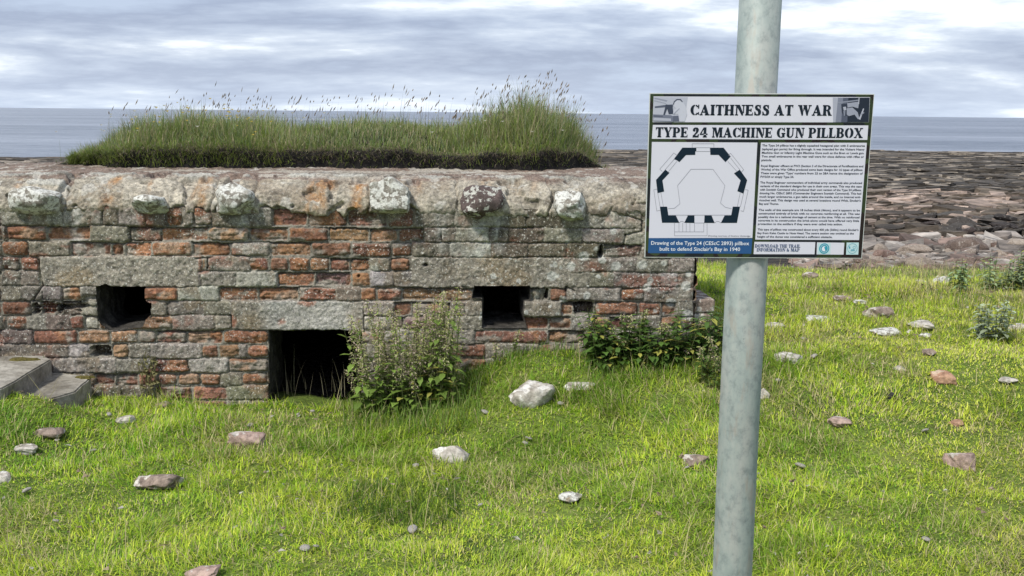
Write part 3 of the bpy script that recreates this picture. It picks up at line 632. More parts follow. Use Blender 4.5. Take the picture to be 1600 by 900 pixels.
    for u_, cl in spots:
        u_ = np.clip(u_ * 1.1, -2.75, 0.55); v_ = float(mound_edge(u_)) + RS.uniform(0.02, 0.6); z_ = float(roof_top(u_, v_) + mound_h(u_, v_)); top = z_ + RS.uniform(0.09, 0.20); b = wall2w(u_, -v_, z_); p = wall2w(u_ + RS.normal(0, .01), -v_, top)
        sv.append((b, top - z_, math.atan2(0.01, 0.01))); r_ = RS.uniform(0.007, 0.013)
        for j in range(6):
            a0 = j * math.pi / 3; a1 = a0 + 0.85; q0 = p + np.array([math.cos(a0), math.sin(a0), 0.35]) * r_; q1 = p + np.array([math.cos(a1), math.sin(a1), 0.35]) * r_
            hv += [p - np.array([0, 0, r_ * .4]), q0, q1]; hf.append((o_, o_ + 1, o_ + 2)); o_ += 3; hc += [np.array(cl)] * 3
    B = np.array([s[0] for s in sv]); v, f, cc, _ = blades(B, np.array([s[1] for s in sv]), 0.0016, RS.uniform(0, 6, len(B)), RS.uniform(0, 0.05, len(B)), RS.uniform(0, .1, len(B)), np.tile([0.13, 0.19, 0.05], (len(B), 1)), 2)
    V, F, C = joinm([(np.array(hv), np.array(hf), np.array(hc)), (v, f, cc)]); o = np_mesh('wild_flowers', V, F, M_LEAF, root, {'col': C}); o.matrix_parent_inverse = inv; o['kind'] = 'stuff'
build_turf()

# ------------------------------------------------------------------ ground
def axis(lo, hi, a, b, step, grow=1.18):
    x = list(np.arange(a, b, step)); s = step
    while x[-1] < hi: s *= grow; x.append(x[-1] + s)
    s = step; l = [a]
    while l[-1] > lo: s *= grow; l.append(l[-1] - s)
    return np.array(l[:0:-1] + x)
def build_ground():
    x = axis(-300, 300, -5.5, 8.5, 0.045); y = axis(-300, 24, 1.5, 12.5, 0.045)
    X, Y = np.meshgrid(x, y, indexing='ij'); Z = ground(X, Y) - 0.012 + 0.012 * fbm(X * 11, Y * 11, 3, 3)
    u, v = w2wall(X, Y); ins = (v > 0.3) & (v < 3.3) & (u > UL + .3) & (u < UR - .15); Z = np.where(ins, -0.35, Z)
    t = NT('turf soil'); ob = t.obj(); n = t.noise(2.2, 6, 0.6, ob); n2 = t.noise(60, 5, 0.7, ob)
    c = t.ramp(n, [(0.3, (0.07, 0.11, 0.02)), (0.5, (0.13, 0.19, 0.03)), (0.7, (0.21, 0.235, 0.06))])
    c = t.mix(1.0, c, t.ramp(n2, [(0.3, (0.35, 0.35, 0.35)), (0.6, (1.2, 1.2, 1.2))]), 'MULTIPLY')
    t.bsdf(c, 1.0, n2, 0.8, 0.02)
    tag(np_mesh('ground', np.stack([X, Y, Z], -1).reshape(-1, 3), grid_faces(len(x), len(y)), t.m, None, None, True), kind='structure')
build_ground()
def shore_z(X, Y):
    b = np.interp(Y, [9, 11.5, 15.5, 26, 84, 200], [0.12, -0.04, -0.34, -0.50, -1.17, -1.17])
    a = 0.04 + 0.08 * sst(14, 30, Y)
    f = fbm(X * 0.16 + 3, Y * 0.30, 4, 101); q = f * 7; fl = np.floor(q); st = (fl + sst(0.72, 0.98, q - fl)) / 7
    z = b + a * 2.2 * st + 0.05 * fbm(X * 1.1, Y * 2.3, 4, 103) + 0.035 * fbm(X * 5, Y * 9, 3, 104) * sst(40, 12, Y)
    edge = np.interp(X, [-60, -29, -22, -10, 5, 35, 80], [46, 50, 58, 70, 80, 84, 86]) + 5 * fbm(X * 0.07, X * 0, 4, 105) * 2
    return np.where(Y > edge, z - (Y - edge) * 0.5, z)
def build_shore():
    r = np.geomspace(9.6, 110, 520); ph = np.linspace(rad(-52), rad(52), 760)
    R_, PH = np.meshgrid(r, ph, indexing='ij'); X = R_ * np.tan(PH); Y = R_ + 0 * PH; Z = shore_z(X, Y) - sst(10.6, 9.6, Y) * 0.5
    u, v = w2wall(X, Y)
    t = NT('tide washed rock ledges'); ob = t.obj(); mp = t.map(ob, (0.35, 1.0, 4.0)); n = t.noise(0.9, 8, 0.68, mp); n2 = t.noise(5.5, 6, 0.7, t.map(ob, (0.5, 1.3, 2.0)))
    sep = t.n('ShaderNodeSeparateXYZ'); t.l(ob, sep.inputs[0])
    yy = t.math('DIVIDE', t.math('ADD', sep.outputs[1], t.math('MULTIPLY', t.math('SUBTRACT', t.noise(0.12, 4, 0.6, ob), 0.5), 14.0)), 90.0)
    band = t.ramp(yy, [(0.0, (0.08, 0.065, 0.055)), (0.165, (0.09, 0.075, 0.06)), (0.20, (0.055, 0.04, 0.027)), (0.255, (0.075, 0.052, 0.035)), (0.285, (0.31, 0.24, 0.20)), (0.33, (0.24, 0.185, 0.15)), (0.38, (0.11, 0.09, 0.07)), (1.0, (0.08, 0.068, 0.055))])  # nearest stops darkened to paint the shaded gaps between cobbles
    c = t.mix(1.0, band, t.ramp(n, [(0.33, (0.22, 0.22, 0.22)), (0.48, (0.8, 0.8, 0.8)), (0.66, (2.3, 2.1, 1.85))]), 'MULTIPLY')
    c = t.mix(1.0, c, t.ramp(n2, [(0.36, (0.3, 0.3, 0.3)), (0.5, (0.9, 0.9, 0.9)), (0.68, (1.8, 1.75, 1.7))]), 'MULTIPLY')
    t.bsdf(c, 0.8, t.math('ADD', n, n2), 1.0, 0.25)
    tag(np_mesh('rocky_shore', np.stack([X, Y, Z], -1).reshape(-1, 3), grid_faces(len(r), len(ph)), t.m, None, None, False), kind='structure')
    # loose slabs and weed-covered rubble lying all over the ledges
    rs = np.random.RandomState(3); V = []; F = []; C = []; nvv = 0
    n = 48000
    Y = 14.5 * (86 / 14.5) ** rs.rand(n); k = rs.uniform(-0.62, 0.9, n); vis = (k > 0.08) | ((k < -0.34) & (Y > 40)) | (rs.rand(n) < 0.15); Y, k = Y[vis], k[vis]; X = Y * k; n = len(X)
    Z = shore_z(X, Y); patch = fbm(X * 0.25, Y * 0.5, 3, 111)
    ok = (Z > -1.32) & ~((k < -.3) & (Y > 48))
    XX, YY, ZZ, PP = X[ok], Y[ok], Z[ok], patch[ok]
    m0 = 7000; yb = rs.uniform(11.3, 16.5, m0); xb = yb * rs.uniform(.27, .62, m0); XX = np.r_[XX, xb]; YY = np.r_[YY, yb]; ZZ = np.r_[ZZ, shore_z(xb, yb)]; PP = np.r_[PP, 0 * xb]
    for x, y, z, pt in zip(XX, YY, ZZ, PP):
        s = rs.uniform(.03, .10) if y < 14.5 else y * rs.uniform(0.0022, 0.0068) * (1.9 if rs.rand() < .08 else 1); L = s * rs.uniform(1.0, 2.6); D = s * rs.uniform(0.7, 1.5); T = s * rs.uniform(0.25, 0.75); m = rs.randint(5, 8); a = np.sort(rs.uniform(0, 2 * math.pi, m)); ro = rs.normal(0, 0.35)
        ex = np.cos(a) * L; ey = np.sin(a) * D; px_ = ex * math.cos(ro) - ey * math.sin(ro); py_ = ex * math.sin(ro) + ey * math.cos(ro); fl = min(1.0, 16 / y) ** 1.4; tx = rs.normal(0, 0.13) * fl; ty = rs.normal(0.04, 0.22) * fl; T = min(T, 0.13)
        zz = px_ * tx + py_ * ty; bt = np.stack([x + px_ * 1.05, y + py_ * 1.05, z + zz - T * 0.7], 1); tp = np.stack([x + px_, y + py_, z + zz + T], 1); ct = np.array([[x, y, z + T * 1.06]])
        V.append(np.concatenate([bt, tp, ct]))
        for i in range(m): j = (i + 1) % m; F += [(nvv + i, nvv + j, nvv + m + j), (nvv + i, nvv + m + j, nvv + m + i), (nvv + m + i, nvv + m + j, nvv + 2 * m)]
        nvv += 2 * m + 1
        if y < 17.5: base = ((0.27, 0.24, 0.215), (0.22, 0.16, 0.135), (0.15, 0.13, 0.115), (0.33, 0.30, 0.27))[rs.randint(4)]
        elif y < 22: base = (0.085, 0.07, 0.055) if rs.rand() < .75 else (0.22, 0.17, 0.14)
        elif y < 31: base = (0.30, 0.235, 0.195) if rs.rand() < .6 else (0.10, 0.08, 0.06)
        else: base = (0.055, 0.047, 0.038) if rs.rand() < 0.64 - pt else (0.21, 0.18, 0.145)
        C += [np.array(base) * rs.uniform(0.55, 1.5)] * (2 * m + 1)
    t = NT('shore slab'); a = t.n('ShaderNodeAttribute', attribute_name='col'); n_ = t.noise(3.5, 7, 0.7, t.map(t.obj(), (0.6, 1, 2)))
    t.bsdf(t.mix(1.0, a.outputs['Color'], t.ramp(n_, [(0.33, (0.3, 0.3, 0.3)), (0.5, (0.95, 0.95, 0.95)), (0.7, (1.7, 1.65, 1.6))]), 'MULTIPLY'), 0.8, n_, 0.8, 0.08)
    tag(np_mesh('shore_slabs', np.concatenate(V), np.array(F), t.m, None, {'col': np.array(C)}), 'loose dark and tan flat slabs strewn across the tidal rock ledges', 'rocks', kind='stuff')
build_shore()
def build_sea():
    t = NT('sea water'); g = t.n('ShaderNodeNewGeometry').outputs['Position']
    def wv(sx, sy, sc, det): return t.noise(sc, det, 0.6, t.map(g, (sx, sy, 1)))
    h = t.math('ADD', t.math('MULTIPLY', wv(0.35, 1.0, 1.3, 5), 1.0), t.math('MULTIPLY', wv(0.3, 1.0, 0.25, 4), 3.0))
    big = t.noise(0.012, 5, 0.6, t.map(g, (0.35, 1.5, 1)))
    b2 = t.noise(0.10, 6, 0.65, t.map(g, (0.3, 1.2, 1))); b3 = t.noise(0.7, 4, 0.65, t.map(g, (0.35, 1.2, 1)))
    c = t.mix(t.ramp(t.math('ADD', t.math('MULTIPLY', big, .4), t.math('ADD', t.math('MULTIPLY', b2, .3), t.math('MULTIPLY', b3, .3))), [(0.40, (0, 0, 0)), (0.60, (1, 1, 1))]), (0.06, 0.08, 0.115), (0.26, 0.29, 0.35))
    b = t.bsdf(c, 0.28, h, 0.55, 1.1, spec=0.5); b.inputs['IOR'].default_value = 1.33
    m = MB(); S = 30000; m.poly([(-S, 20, -1.3), (S, 20, -1.3), (S, S, -1.3), (-S, S, -1.3)])
    tag(m.build('sea', t.m), kind='structure')
build_sea()
# ------------------------------------------------------------------ stones lying in the grass
STONES = [ # px centre x, y(bottom-ish centre), width, height, material, height factor, boxiness, planes, label
 (832, 612, 70, 50, 'W', .3, 6, 'large rounded white boulder with dark cracks in front of the right loophole'),
 (907, 604, 56, 14, 'W', .5, 9, 'low pale slab just right of the large cracked white boulder'),
 (703, 708, 56, 38, 'W', .2, 7, 'pointed white stone in open grass below the flowering nettles'),
 (386, 686, 56, 30, 'P', .9, 6, 'flat topped pinkish grey block in the grass below the doorway'),
 (246, 752, 74, 24, 'B', .6, 8, 'wide half sunken grey brown stone, lower left of the pinkish grey block'),
 (195, 654, 32, 12, 'W', .2, 6, 'small smooth white stone below the concrete steps'),
 (41, 702, 38, 13, 'W', .3, 6, 'small low white stone nearest the left edge but one'),
 (75, 675, 48, 13, 'B', .6, 8, 'flat brownish stone sunk in grass below the steps'),
 (2, 745, 30, 20, 'W', .3, 6, 'white stone cut by the left edge of the photo'),
 (893, 776, 40, 15, 'L', .3, 8, 'crumbly pale stone in a dry patch left of the sign post'),
 (1086, 719, 46, 18, 'B', .5, 8, 'dull brown flat stone beside the sign post'),
 (1502, 718, 50, 30, 'P', .9, 5, 'pinkish squared block standing clear of the grass at the lower right'),
 (1475, 590, 38, 20, 'O', .9, 5, 'orange broken brick end in the grass'),
 (1312, 658, 38, 14, 'P', .8, 6, 'pale pink brick shaped stone between the post and the squared block'),
 (1394, 619, 14, 12, 'K', .2, 5, 'tiny dark round stone'),
 (1236, 558, 48, 15, 'W', .6, 7, 'pale wedge shaped slab close to the right of the post'),
 (1210, 508, 32, 9, 'W', .4, 7, 'thin white sliver of stone touching the post in view'),
 (1281, 499, 44, 13, 'L', .5, 8, 'grey flat stone above and right of the pale wedge slab'),
 (1371, 486, 52, 22, 'B', .6, 8, 'largest brown boulder in the field beyond the sign'),
 (1384, 519, 46, 11, 'L', .4, 8, 'long pale grey slab below the largest brown boulder'),
 (1441, 509, 46, 9, 'W', .5, 8, 'thin straight white slab right of the largest brown boulder'),
 (1452, 550, 22, 11, 'B', .3, 6, 'small rounded brown stone under the thin straight white slab'),
 (1495, 661, 22, 8, 'O', .4, 6, 'small tan stone chip above the pinkish squared block'),
 (316, 894, 54, 16, 'P', .7, 8, 'pinkish stone at the bottom edge of the photo'),
 (1593, 511, 28, 12, 'W', .3, 6, 'white stone at the right edge of the photo beside the tall pale thistle'),
 (1320, 466, 34, 9, 'B', .4, 8, 'flat brown stone just under the lower right of the sign'),
 (1406, 576, 20, 8, 'W', .3, 6, 'small white stone left of the orange brick end'),
 (1445, 524, 20, 7, 'L', .3, 6, 'small pale chip below the thin straight white slab'),
 (1193, 615, 20, 14, 'W', .4, 6, 'white stone half hidden behind the post'),
 (1576, 595, 30, 6, 'W', .5, 8, 'thin pale sliver right of the orange brick end'),
 (1112, 517, 30, 13, 'O', .5, 6, 'reddish rubble stone at the foot of the pillbox corner'),
 (1440, 441, 20, 9, 'W', .3, 6, 'bright white pebble at the top of the grass'),
 (1472, 438, 26, 17, 'L', .5, 6, 'grey rounded stone on the grass edge beside the bright white pebble'),
 (1267, 430, 26, 10, 'B', .4, 6, 'brown stone at the far grass edge just below the sign'),
 (254, 632, 26, 9, 'B', .3, 6, 'brown clod of stone at the foot of the wall left of the doorway'),
 (1345, 471, 22, 8, 'L', .4, 6, 'pale flat pebble between the sign and the largest brown boulder'),
]
RM = {'W': M_STW, 'P': m_rock('pinkish stone', (0.42, 0.31, 0.26), (0.27, 0.19, 0.17), (0.5, 0.46, 0.42), 0.5), 'B': M_STB, 'L': M_STL,
      'O': m_rock('broken brick', (0.40, 0.25, 0.165), (0.28, 0.15, 0.10), (0.5, 0.38, 0.28), 0.4), 'K': m_rock('dark stone', (0.05, 0.05, 0.05), (0.03, 0.03, 0.03), (0.1, 0.1, 0.1), 0.2)}
AVOID = []
for i, (px, py, w, h, m, bx, pl, lab) in enumerate(STONES):
    x, y, z = to_ground(px, py + h * 0.30); k = y / FPX; sx = w * k / 2 * 1.10; sz = h * k / 2 * 1.25
    flat = h / w < 0.32; sy = sx * (0.75 if not flat else 0.8)
    o = bpy.data.objects.new('brick' if 'orange' in lab else 'boulder' if 'boulder' in lab else 'stone', rock_mesh('stone', sx, sy, max(sz, sx * 0.28), 300 + i, pl + 4, 0.13, 4, bx)); COL.objects.link(o)
    o.data.materials.append(RM[m]); o.location = (x, y + sy * 0.3, z + max(sz, sx * .28) * 0.14); o.rotation_euler = (rad(random.Random(i).uniform(-8, 8)), rad(random.Random(i + 9).uniform(-7, 7)), rad(random.Random(i + 5).uniform(-25, 25)))
    tag(o, lab, 'boulder' if 'boulder' in lab else 'brick' if 'orange' in lab else 'stone'); AVOID.append((x, y + sy * 0.3, sx * 1.0, sy * 1.0))
chip = rock_mesh('stone_chip', 1, .8, .35, 777, 12, .1, 2, .4); chip.materials.append(M_STW)
_r = np.random.RandomState(31)
for k in range(26):
    px = _r.uniform(30, 1590); py = _r.uniform(630, 870) if px < 1090 else _r.uniform(450, 860); x, y, z = to_ground(px, py)
    if float(w2wall(x, y)[1]) > -0.1 and x < 1.3: continue
    o = bpy.data.objects.new('stone_chip', chip); COL.objects.link(o); s = _r.uniform(.012, .03); o.scale = (s, s, s); o.location = (x, y, z + .008); o.rotation_euler = (_r.normal(0, .2), _r.normal(0, .2), _r.uniform(0, 6))
    tag(o, 'tiny pale stone chip half lost in the grass', 'stone', 'tiny stone chips in the grass')
# ---- concrete steps by the left end of the wall
M_CON = NT('weathered concrete'); _v = M_CON.obj(); _n = M_CON.noise(30, 7, 0.7, _v); _k = M_CON.noise(4, 4, 0.6, _v)
_c = M_CON.mix(1.0, M_CON.ramp(_k, [(0.35, (0.15, 0.135, 0.11)), (0.65, (0.36, 0.34, 0.30))]), M_CON.ramp(_n, [(0.3, (0.55, 0.55, 0.55)), (0.5, (1, 1, 1)), (0.7, (1.35, 1.35, 1.35))]), 'MULTIPLY')
M_CON.bsdf(_c, 0.92, _n, 0.7, 0.012); M_CON = M_CON.m
def at_z(px, py, z):
    d = ray(px, py); t = (z - EYE[2]) / d[2]; return EYE + t * d
def slab(name, pts, z, th, lab):
    P = [at_z(a, b, z) for a, b in pts]; bm = bmesh.new()
    vb = [bm.verts.new((p[0], p[1], z - th)) for p in P]; vt = [bm.verts.new((p[0], p[1], z)) for p in P]; n = len(P)
    bm.faces.new(vt); bm.faces.new(vb[::-1])
    for i in range(n): j = (i + 1) % n; bm.faces.new((vb[i], vb[j], vt[j], vt[i]))
    bmesh.ops.recalc_face_normals(bm, faces=bm.faces); bmesh.ops.bevel(bm, geom=bm.edges[:], offset=0.007, segments=2, affect='EDGES')
    bmesh.ops.triangulate(bm, faces=bm.faces[:]); bmesh.ops.subdivide_edges(bm, edges=[e for e in bm.edges if e.calc_length() > 0.05], cuts=3, use_grid_fill=True)
    for v in bm.verts: v.co += Vector([float(fbm(v.co.x * 9 + k * 7, v.co.y * 9 + v.co.z * 11, 3, 60 + k)) * 0.014 for k in range(3)])
    me = bpy.data.meshes.new(name); bm.to_mesh(me); bm.free(); me.materials.append(M_CON); o = bpy.data.objects.new(name, me); COL.objects.link(o)
    tag(o, lab, 'step', 'concrete entrance steps')
slab('concrete_step', [(-160, 566), (64, 554), (81, 561), (4, 606), (-170, 640)], 0.245, 0.13, 'upper slab of the two concrete steps, with a tuft of grass on its back edge')
slab('concrete_step', [(20, 600), (84, 581), (142, 588), (118, 612), (10, 640)], 0.15, 0.16, 'lower slab of the two concrete steps, with an olive moss patch on its corner')
mm = MB()
def moss(px, py, z, r, seed):
    c = at_z(px, py, z); R = random.Random(seed); pts = []
    for k in range(14): a = k / 14 * 6.283; rr = r * R.uniform(0.6, 1.1); pts.append((c[0] + math.cos(a) * rr * 1.7, c[1] + math.sin(a) * rr * 0.7))
    mm.prism([(p[0], p[1], z - .004) for p in pts], [(c[0] + (p[0] - c[0]) * .8, c[1] + (p[1] - c[1]) * .8, z + 0.008) for p in pts])
moss(133, 590, 0.152, 0.035, 1); moss(36, 562, 0.247, 0.055, 2)
mt = NT('olive moss'); mn = mt.noise(70, 5, 0.7, mt.obj()); mt.bsdf(mt.ramp(mn, [(0.35, (0.07, 0.06, 0.015)), (0.65, (0.20, 0.17, 0.05))]), 1.0, mn, 1, 0.02)
tag(mm.build('moss_patch', mt.m), 'olive brown moss spreading over the edges of the concrete steps', 'moss', kind='stuff')

# ------------------------------------------------------------------ cobbles banked above the rocky shore
CRAMP = [(0.0, (0.5, 0.47, 0.45)), (0.25, (0.95, 0.72, 0.66)), (0.45, (1.3, 1.27, 1.2)), (0.62, (0.75, 0.66, 0.6)), (0.8, (1.35, 1.3, 1.2)), (1.0, (0.5, 0.44, 0.42))]
M_COB = m_rock('beach cobble', (0.30, 0.265, 0.235), (0.19, 0.16, 0.14), (0.38, 0.34, 0.30), 0.1, CRAMP, 0.45)
M_CDK = m_rock('wet dark slab', (0.075, 0.072, 0.07), (0.04, 0.037, 0.035), (0.15, 0.14, 0.13), 0.1, CRAMP, 0.4)
cobs = [rock_mesh('cobble', 1, R_, H_, 500 + i, 16, 0.09, 3, b) for i, (R_, H_, b) in enumerate(((.8, .6, .3), (.7, .45, .5), (.9, .75, .3), (.6, .4, .6), (.75, .5, .4), (.8, .4, .8), (.7, .55, .6), (.6, .5, .8)))]
for me in cobs: me.materials.append(M_COB); me.set_sharp_from_angle(angle=rad(28))
dark = [rock_mesh('slab', 1, .7, .26, 560 + i, 9, 0.07, 3, .6) for i in range(3)]
for me in dark: me.materials.append(M_CDK); me.set_sharp_from_angle(angle=rad(28))
def grass_edge(x): return 11.35 - 0.16 * (x - 4.0) + 0.35 * fbm(x * 0.9, x * 0, 3, 140) * 2
rs = np.random.RandomState(12); placed = []
def cob(x, y, s, me, name, lab, cat, grp):
    o = bpy.data.objects.new(name, me); COL.objects.link(o)
    gz = max(float(ground(x, y)) if y < 13.5 else -9, float(shore_z(np.array(x), np.array(y))))
    o.location = (x, y, gz + s * 0.3); o.scale = (s, s * rs.uniform(.8, 1.1), s * rs.uniform(.8, 1.15)); o.rotation_euler = (rs.normal(0.1, .3), rs.normal(0, .22), rs.uniform(-.5, .5) + (math.pi if rs.rand() < .5 else 0)); tag(o, lab, cat, grp)
cnt = 0; tries = 0
while cnt < 285 and tries < 60000:
    tries += 1; x = rs.uniform(3.2, 10.5); e = float(grass_edge(np.array(x))); y = e + 0.0 + 4.6 * rs.rand() ** 1.4; 
    if not (0.29 < x / y < 0.60): continue
    s = rs.choice([.07, .11, .15, .21, .30], p=[.28, .34, .24, .10, .04]) * rs.uniform(.7, 1.1) * (0.8 + .3 * (y - e) / 4)
    if any(math.hypot(x - a, (y - b) * 1.1) < 0.62 * (s + c) for a, b, c in placed): continue
    placed.append((x, y, s)); big = s > 0.26
    cob(x, y, s, cobs[rs.randint(8)], 'boulder' if big else 'cobble', 'large grey brown boulder among the cobbles along the top of the shore' if big else 'grey or pinkish weathered cobble in the bank along the top of the shore', 'boulder' if big else 'cobble', 'boulders among the shore cobbles' if big else 'cobbles along the top of the shore')
    cnt += 1
for k in range(70):
    y = rs.uniform(17.5, 21.5); x = y * rs.uniform(0.375, 0.56); cob(x, y, rs.uniform(.14, .36), dark[k % 3], 'flat_rock', 'dark wet slab in the black jumble beyond the cobble bank', 'rock', 'dark slabs beyond the cobble bank')

# ------------------------------------------------------------------ meadow grass
def in_box(x, y, m=0.03):
    u, v = w2wall(x, y); lim = np.interp(np.clip(v, 0, 3.5), [0, 1.9, 3.5], [UR, UR + .22, UR - .9])
    return (v > -m) & (v < 3.6) & (u > UL - .3) & (u < lim + 0.02)
def build_grass():
    rs = np.random.RandomState(21)
    N = 2300000; y = 2.7 + (12.3 - 2.7) * rs.rand(N); x = rs.uniform(-1, 1, N) * 7.2
    keep = (np.abs(x) < 0.58 * y + 0.5) & (rs.rand(N) < (2.9 / y) ** 0.75) & ~in_box(x, y) & ((x > -0.5) | (y < 6.3)) & (y < grass_edge(x) + 0.25 * rs.rand(N))
    keep &= ~((x > 0.56 * y) & (rs.rand(N) < .5))
    dens = fbm(x * 1.3, y * 1.3, 4, 150); bare = fbm(x * 2.6, y * 2.6, 3, 152)
    keep &= rs.rand(N) < np.clip(1.0 - 2.2 * np.clip(bare - 0.17, 0, 1) * 2, 0.4, 1)
    for (ax, ay, sx, sy) in AVOID: keep &= ((x - ax) / sx) ** 2 + ((y - ay) / sy) ** 2 > 0.6
    # the steps
    c = at_z(30, 585, 0.245); keep &= ~((x < c[0] + 0.28) & (y > c[1] - 0.16) & (x < -1.9))
    x, y, dens = x[keep], y[keep], dens[keep]; n = len(x); z = ground(x, y) - 0.008
    tuft = sst(0.08, 0.24, fbm(x * 2.4, y * 2.4, 3, 160)); lush = np.exp(-((x + 0.35) / 0.5) ** 2 - ((y - 5.5) / 0.38) ** 2) + np.exp(-((x - 1.0) / 0.5) ** 2 - ((y - 5.65) / 0.35) ** 2)
    L = rs.uniform(0.018, 0.046, n) * (1 + 0.6 * dens * 2) * (1 + 0.9 * tuft) * (1 + 0.9 * np.clip(lush, 0, 1)); L = L * (0.85 + 0.035 * y) * np.clip(1 + 2.4 * fbm(x * 6, y * 6, 3, 155), .45, 1.9)
    Wd = rs.uniform(0.0020, 0.0046, n) * (y / 4.2) ** 0.75
    az = rs.uniform(0, 2 * math.pi, n); fl = vn(x * 1.5, y * 1.5, 170) * 6.28; az = np.where(rs.rand(n) < 0.35, fl + rs.normal(0, .6, n), az)
    lean = rs.uniform(0.15, 1.45, n); curl = rs.uniform(-0.3, 2.0, n)
    hue = fbm(x * 0.8, y * 0.8, 4, 180) * 0.7 + fbm(x * 4, y * 4, 3, 181) * 0.8 + rs.normal(0, 0.36, n) + 0.30 * sst(1.0, 3.0, x) * sst(5, 3, np.abs(y - 5.5)) + 0.1
    c = mixc(np.array([0.15, 0.33, 0.022]), np.array([0.52, 0.64, 0.045]), np.clip(0.5 + hue, 0, 1))
    c = mixc(c, np.array([0.62, 0.62, 0.11]), np.clip(hue * 1.3 - 0.25, 0, 0.8))
    c = mixc(c, np.array([0.10, 0.22, 0.03]), np.clip(tuft * 0.5 + lush * 0.3, 0, 0.6))
    dryp = 0.20 + 0.30 * sst(0.0, 0.22, fbm(x * 1.5 + 9, y * 1.5, 3, 190)) + 0.15 * sst(1, 4, x); d = rs.rand(n) < dryp; c[d] = np.array([0.52, 0.46, 0.24]) * rs.uniform(0.65, 1.15, (d.sum(), 1))
    c *= rs.uniform(0.75, 1.45, (n, 1)); print('blades', n)
    near = y < 6.6
    P = np.stack([x, y, z], 1)
    parts = [blades(P[near], L[near], Wd[near], az[near], lean[near], curl[near], c[near], 3)[:3], blades(P[~near], L[~near], Wd[~near], az[~near], lean[~near], curl[~near], c[~near], 2)[:3]]
    # long pale bents lying across the sward
    m = 1800; y = 3.0 + 8 * rs.rand(m) ** 1.4; x = rs.uniform(-.56, .56, m) * y; k = ~in_box(x, y, .1) & ((x > -.4) | (y < 5.9)); x, y = x[k], y[k]; m = len(x)
    parts.append(blades(np.stack([x, y, ground(x, y)], 1), rs.uniform(0.10, 0.26, m), 0.0032 * (y / 4.5) ** .7, rs.uniform(0, 6.28, m), rs.uniform(0.3, 1.25, m), rs.uniform(0.2, 0.7, m), np.array([0.45, 0.40, 0.20]) * rs.uniform(0.7, 1.15, (m, 1)), 5)[:3])
    # taller rough grass: against the wall, round the weeds, in the doorway and at the right
    def tall(px0, px1, y0, y1, m, l0, l1, dry, gcol=(0.15, 0.25, 0.04)):
        x = rs.uniform(px0, px1, m); y = rs.uniform(y0, y1, m); k = ~in_box(x, y, -0.0); x, y = x[k], y[k]; m = len(x); c = np.array(gcol) * rs.uniform(.6, 1.4, (m, 1)); d = rs.rand(m) < dry; c[d] = np.array([0.42, 0.37, 0.2]) * rs.uniform(.7, 1.1, (d.sum(), 1))
        parts.append(blades(np.stack([x, y, ground(x, y) - .01], 1), rs.uniform(l0, l1, m), rs.uniform(.002, .0042, m) * (y.mean() / 5) ** .6, rs.uniform(0, 6.28, m), rs.uniform(.05, .5, m), rs.uniform(.2, 1.2, m), c, 4)[:3])
    tall(-0.85, -0.15, 5.2, 5.85, 1500, .07, .17, .12); tall(0.4, 1.35, 5.6, 6.0, 1500, .05, .13, .15); tall(-0.2, 1.1, 5.85, 6.06, 900, .04, .11, .15)
    tall(3.0, 5.6, 6.2, 10.6, 2600, .07, .22, .55, (0.13, 0.19, 0.05)); tall(1.3, 5.2, 7.0, 11.3, 2000, .04, .10, .3, (0.15, 0.22, 0.04)); tall(-0.7, -0.2, 4.1, 4.5, 900, .05, .10, .1, (0.07, 0.14, 0.02))
    x = rs.uniform(-1.33, -0.82, 26); y = 5.96 + rs.uniform(0, .2, 26); parts.append(blades(np.stack([x, y, 0 * x], 1), rs.uniform(.08, .34, 26), 0.0028, rs.uniform(0, 6.28, 26), rs.uniform(.0, .25, 26), rs.uniform(.0, .4, 26), np.array([.42, .38, .26]) * rs.uniform(.6, 1.1, (26, 1)), 4)[:3])
    tf = at_z(18, 552, 0.25); x = rs.normal(tf[0], .09, 420); y = rs.normal(tf[1], .03, 420); k = ~in_box(x, y); x, y = x[k], y[k]; parts.append(blades(np.stack([x, y, 0.243 + 0 * x], 1), rs.uniform(.02, .075, len(x)), 0.003, rs.uniform(0, 6.28, len(x)), rs.uniform(.0, .6, len(x)), rs.uniform(.3, 1.2, len(x)), np.array([.09, .16, .03]) * rs.uniform(.6, 1.4, (len(x), 1)), 3)[:3])
    V, F, C = joinm(parts); tag(np_mesh('meadow_grass', V, F, M_LEAF, None, {'col': C}), 'short bright green and yellow grass covering the field', 'grass', kind='stuff')
    # dry clods, dead leaves and clover heads
    m = 1500; y = 3.1 + 8 * rs.rand(m) ** 1.3; x = rs.uniform(-.56, .56, m) * y; k = ~in_box(x, y, .05) & ((x > -.5) | (y < 6)); x, y = x[k], y[k]; g = fbm(x * 1.2, y * 1.2, 3, 210) > -0.02; x, y = x[g], y[g]; hv = []; hf = []; hc = []; o_ = 0
    for a, b in zip(x, y):
        r_ = rs.uniform(.004, .011) * (b / 5) ** .5; p = np.array([a, b, float(ground(a, b)) + rs.uniform(.015, .045)]); cl = np.array(((.42, .33, .24), (.30, .22, .17), (.55, .52, .46))[rs.randint(3)]) * rs.uniform(.7, 1.1)
        q = [p + r_ * rs.normal(0, .7, 3) * np.array([1.3, 1, .7]) for _ in range(7)]; hv += q; hf += [(o_, o_ + 1, o_ + 2), (o_ + 2, o_ + 3, o_ + 4), (o_ + 4, o_ + 5, o_ + 6), (o_, o_ + 3, o_ + 5), (o_ + 1, o_ + 4, o_ + 6)]; hc += [cl] * 7; o_ += 7
    tag(np_mesh('grass_litter', np.array(hv), np.array(hf), M_LEAF, None, {'col': np.array(hc)}), 'withered brown flower heads and dry litter scattered in the grass', 'litter', kind='stuff')
build_grass()

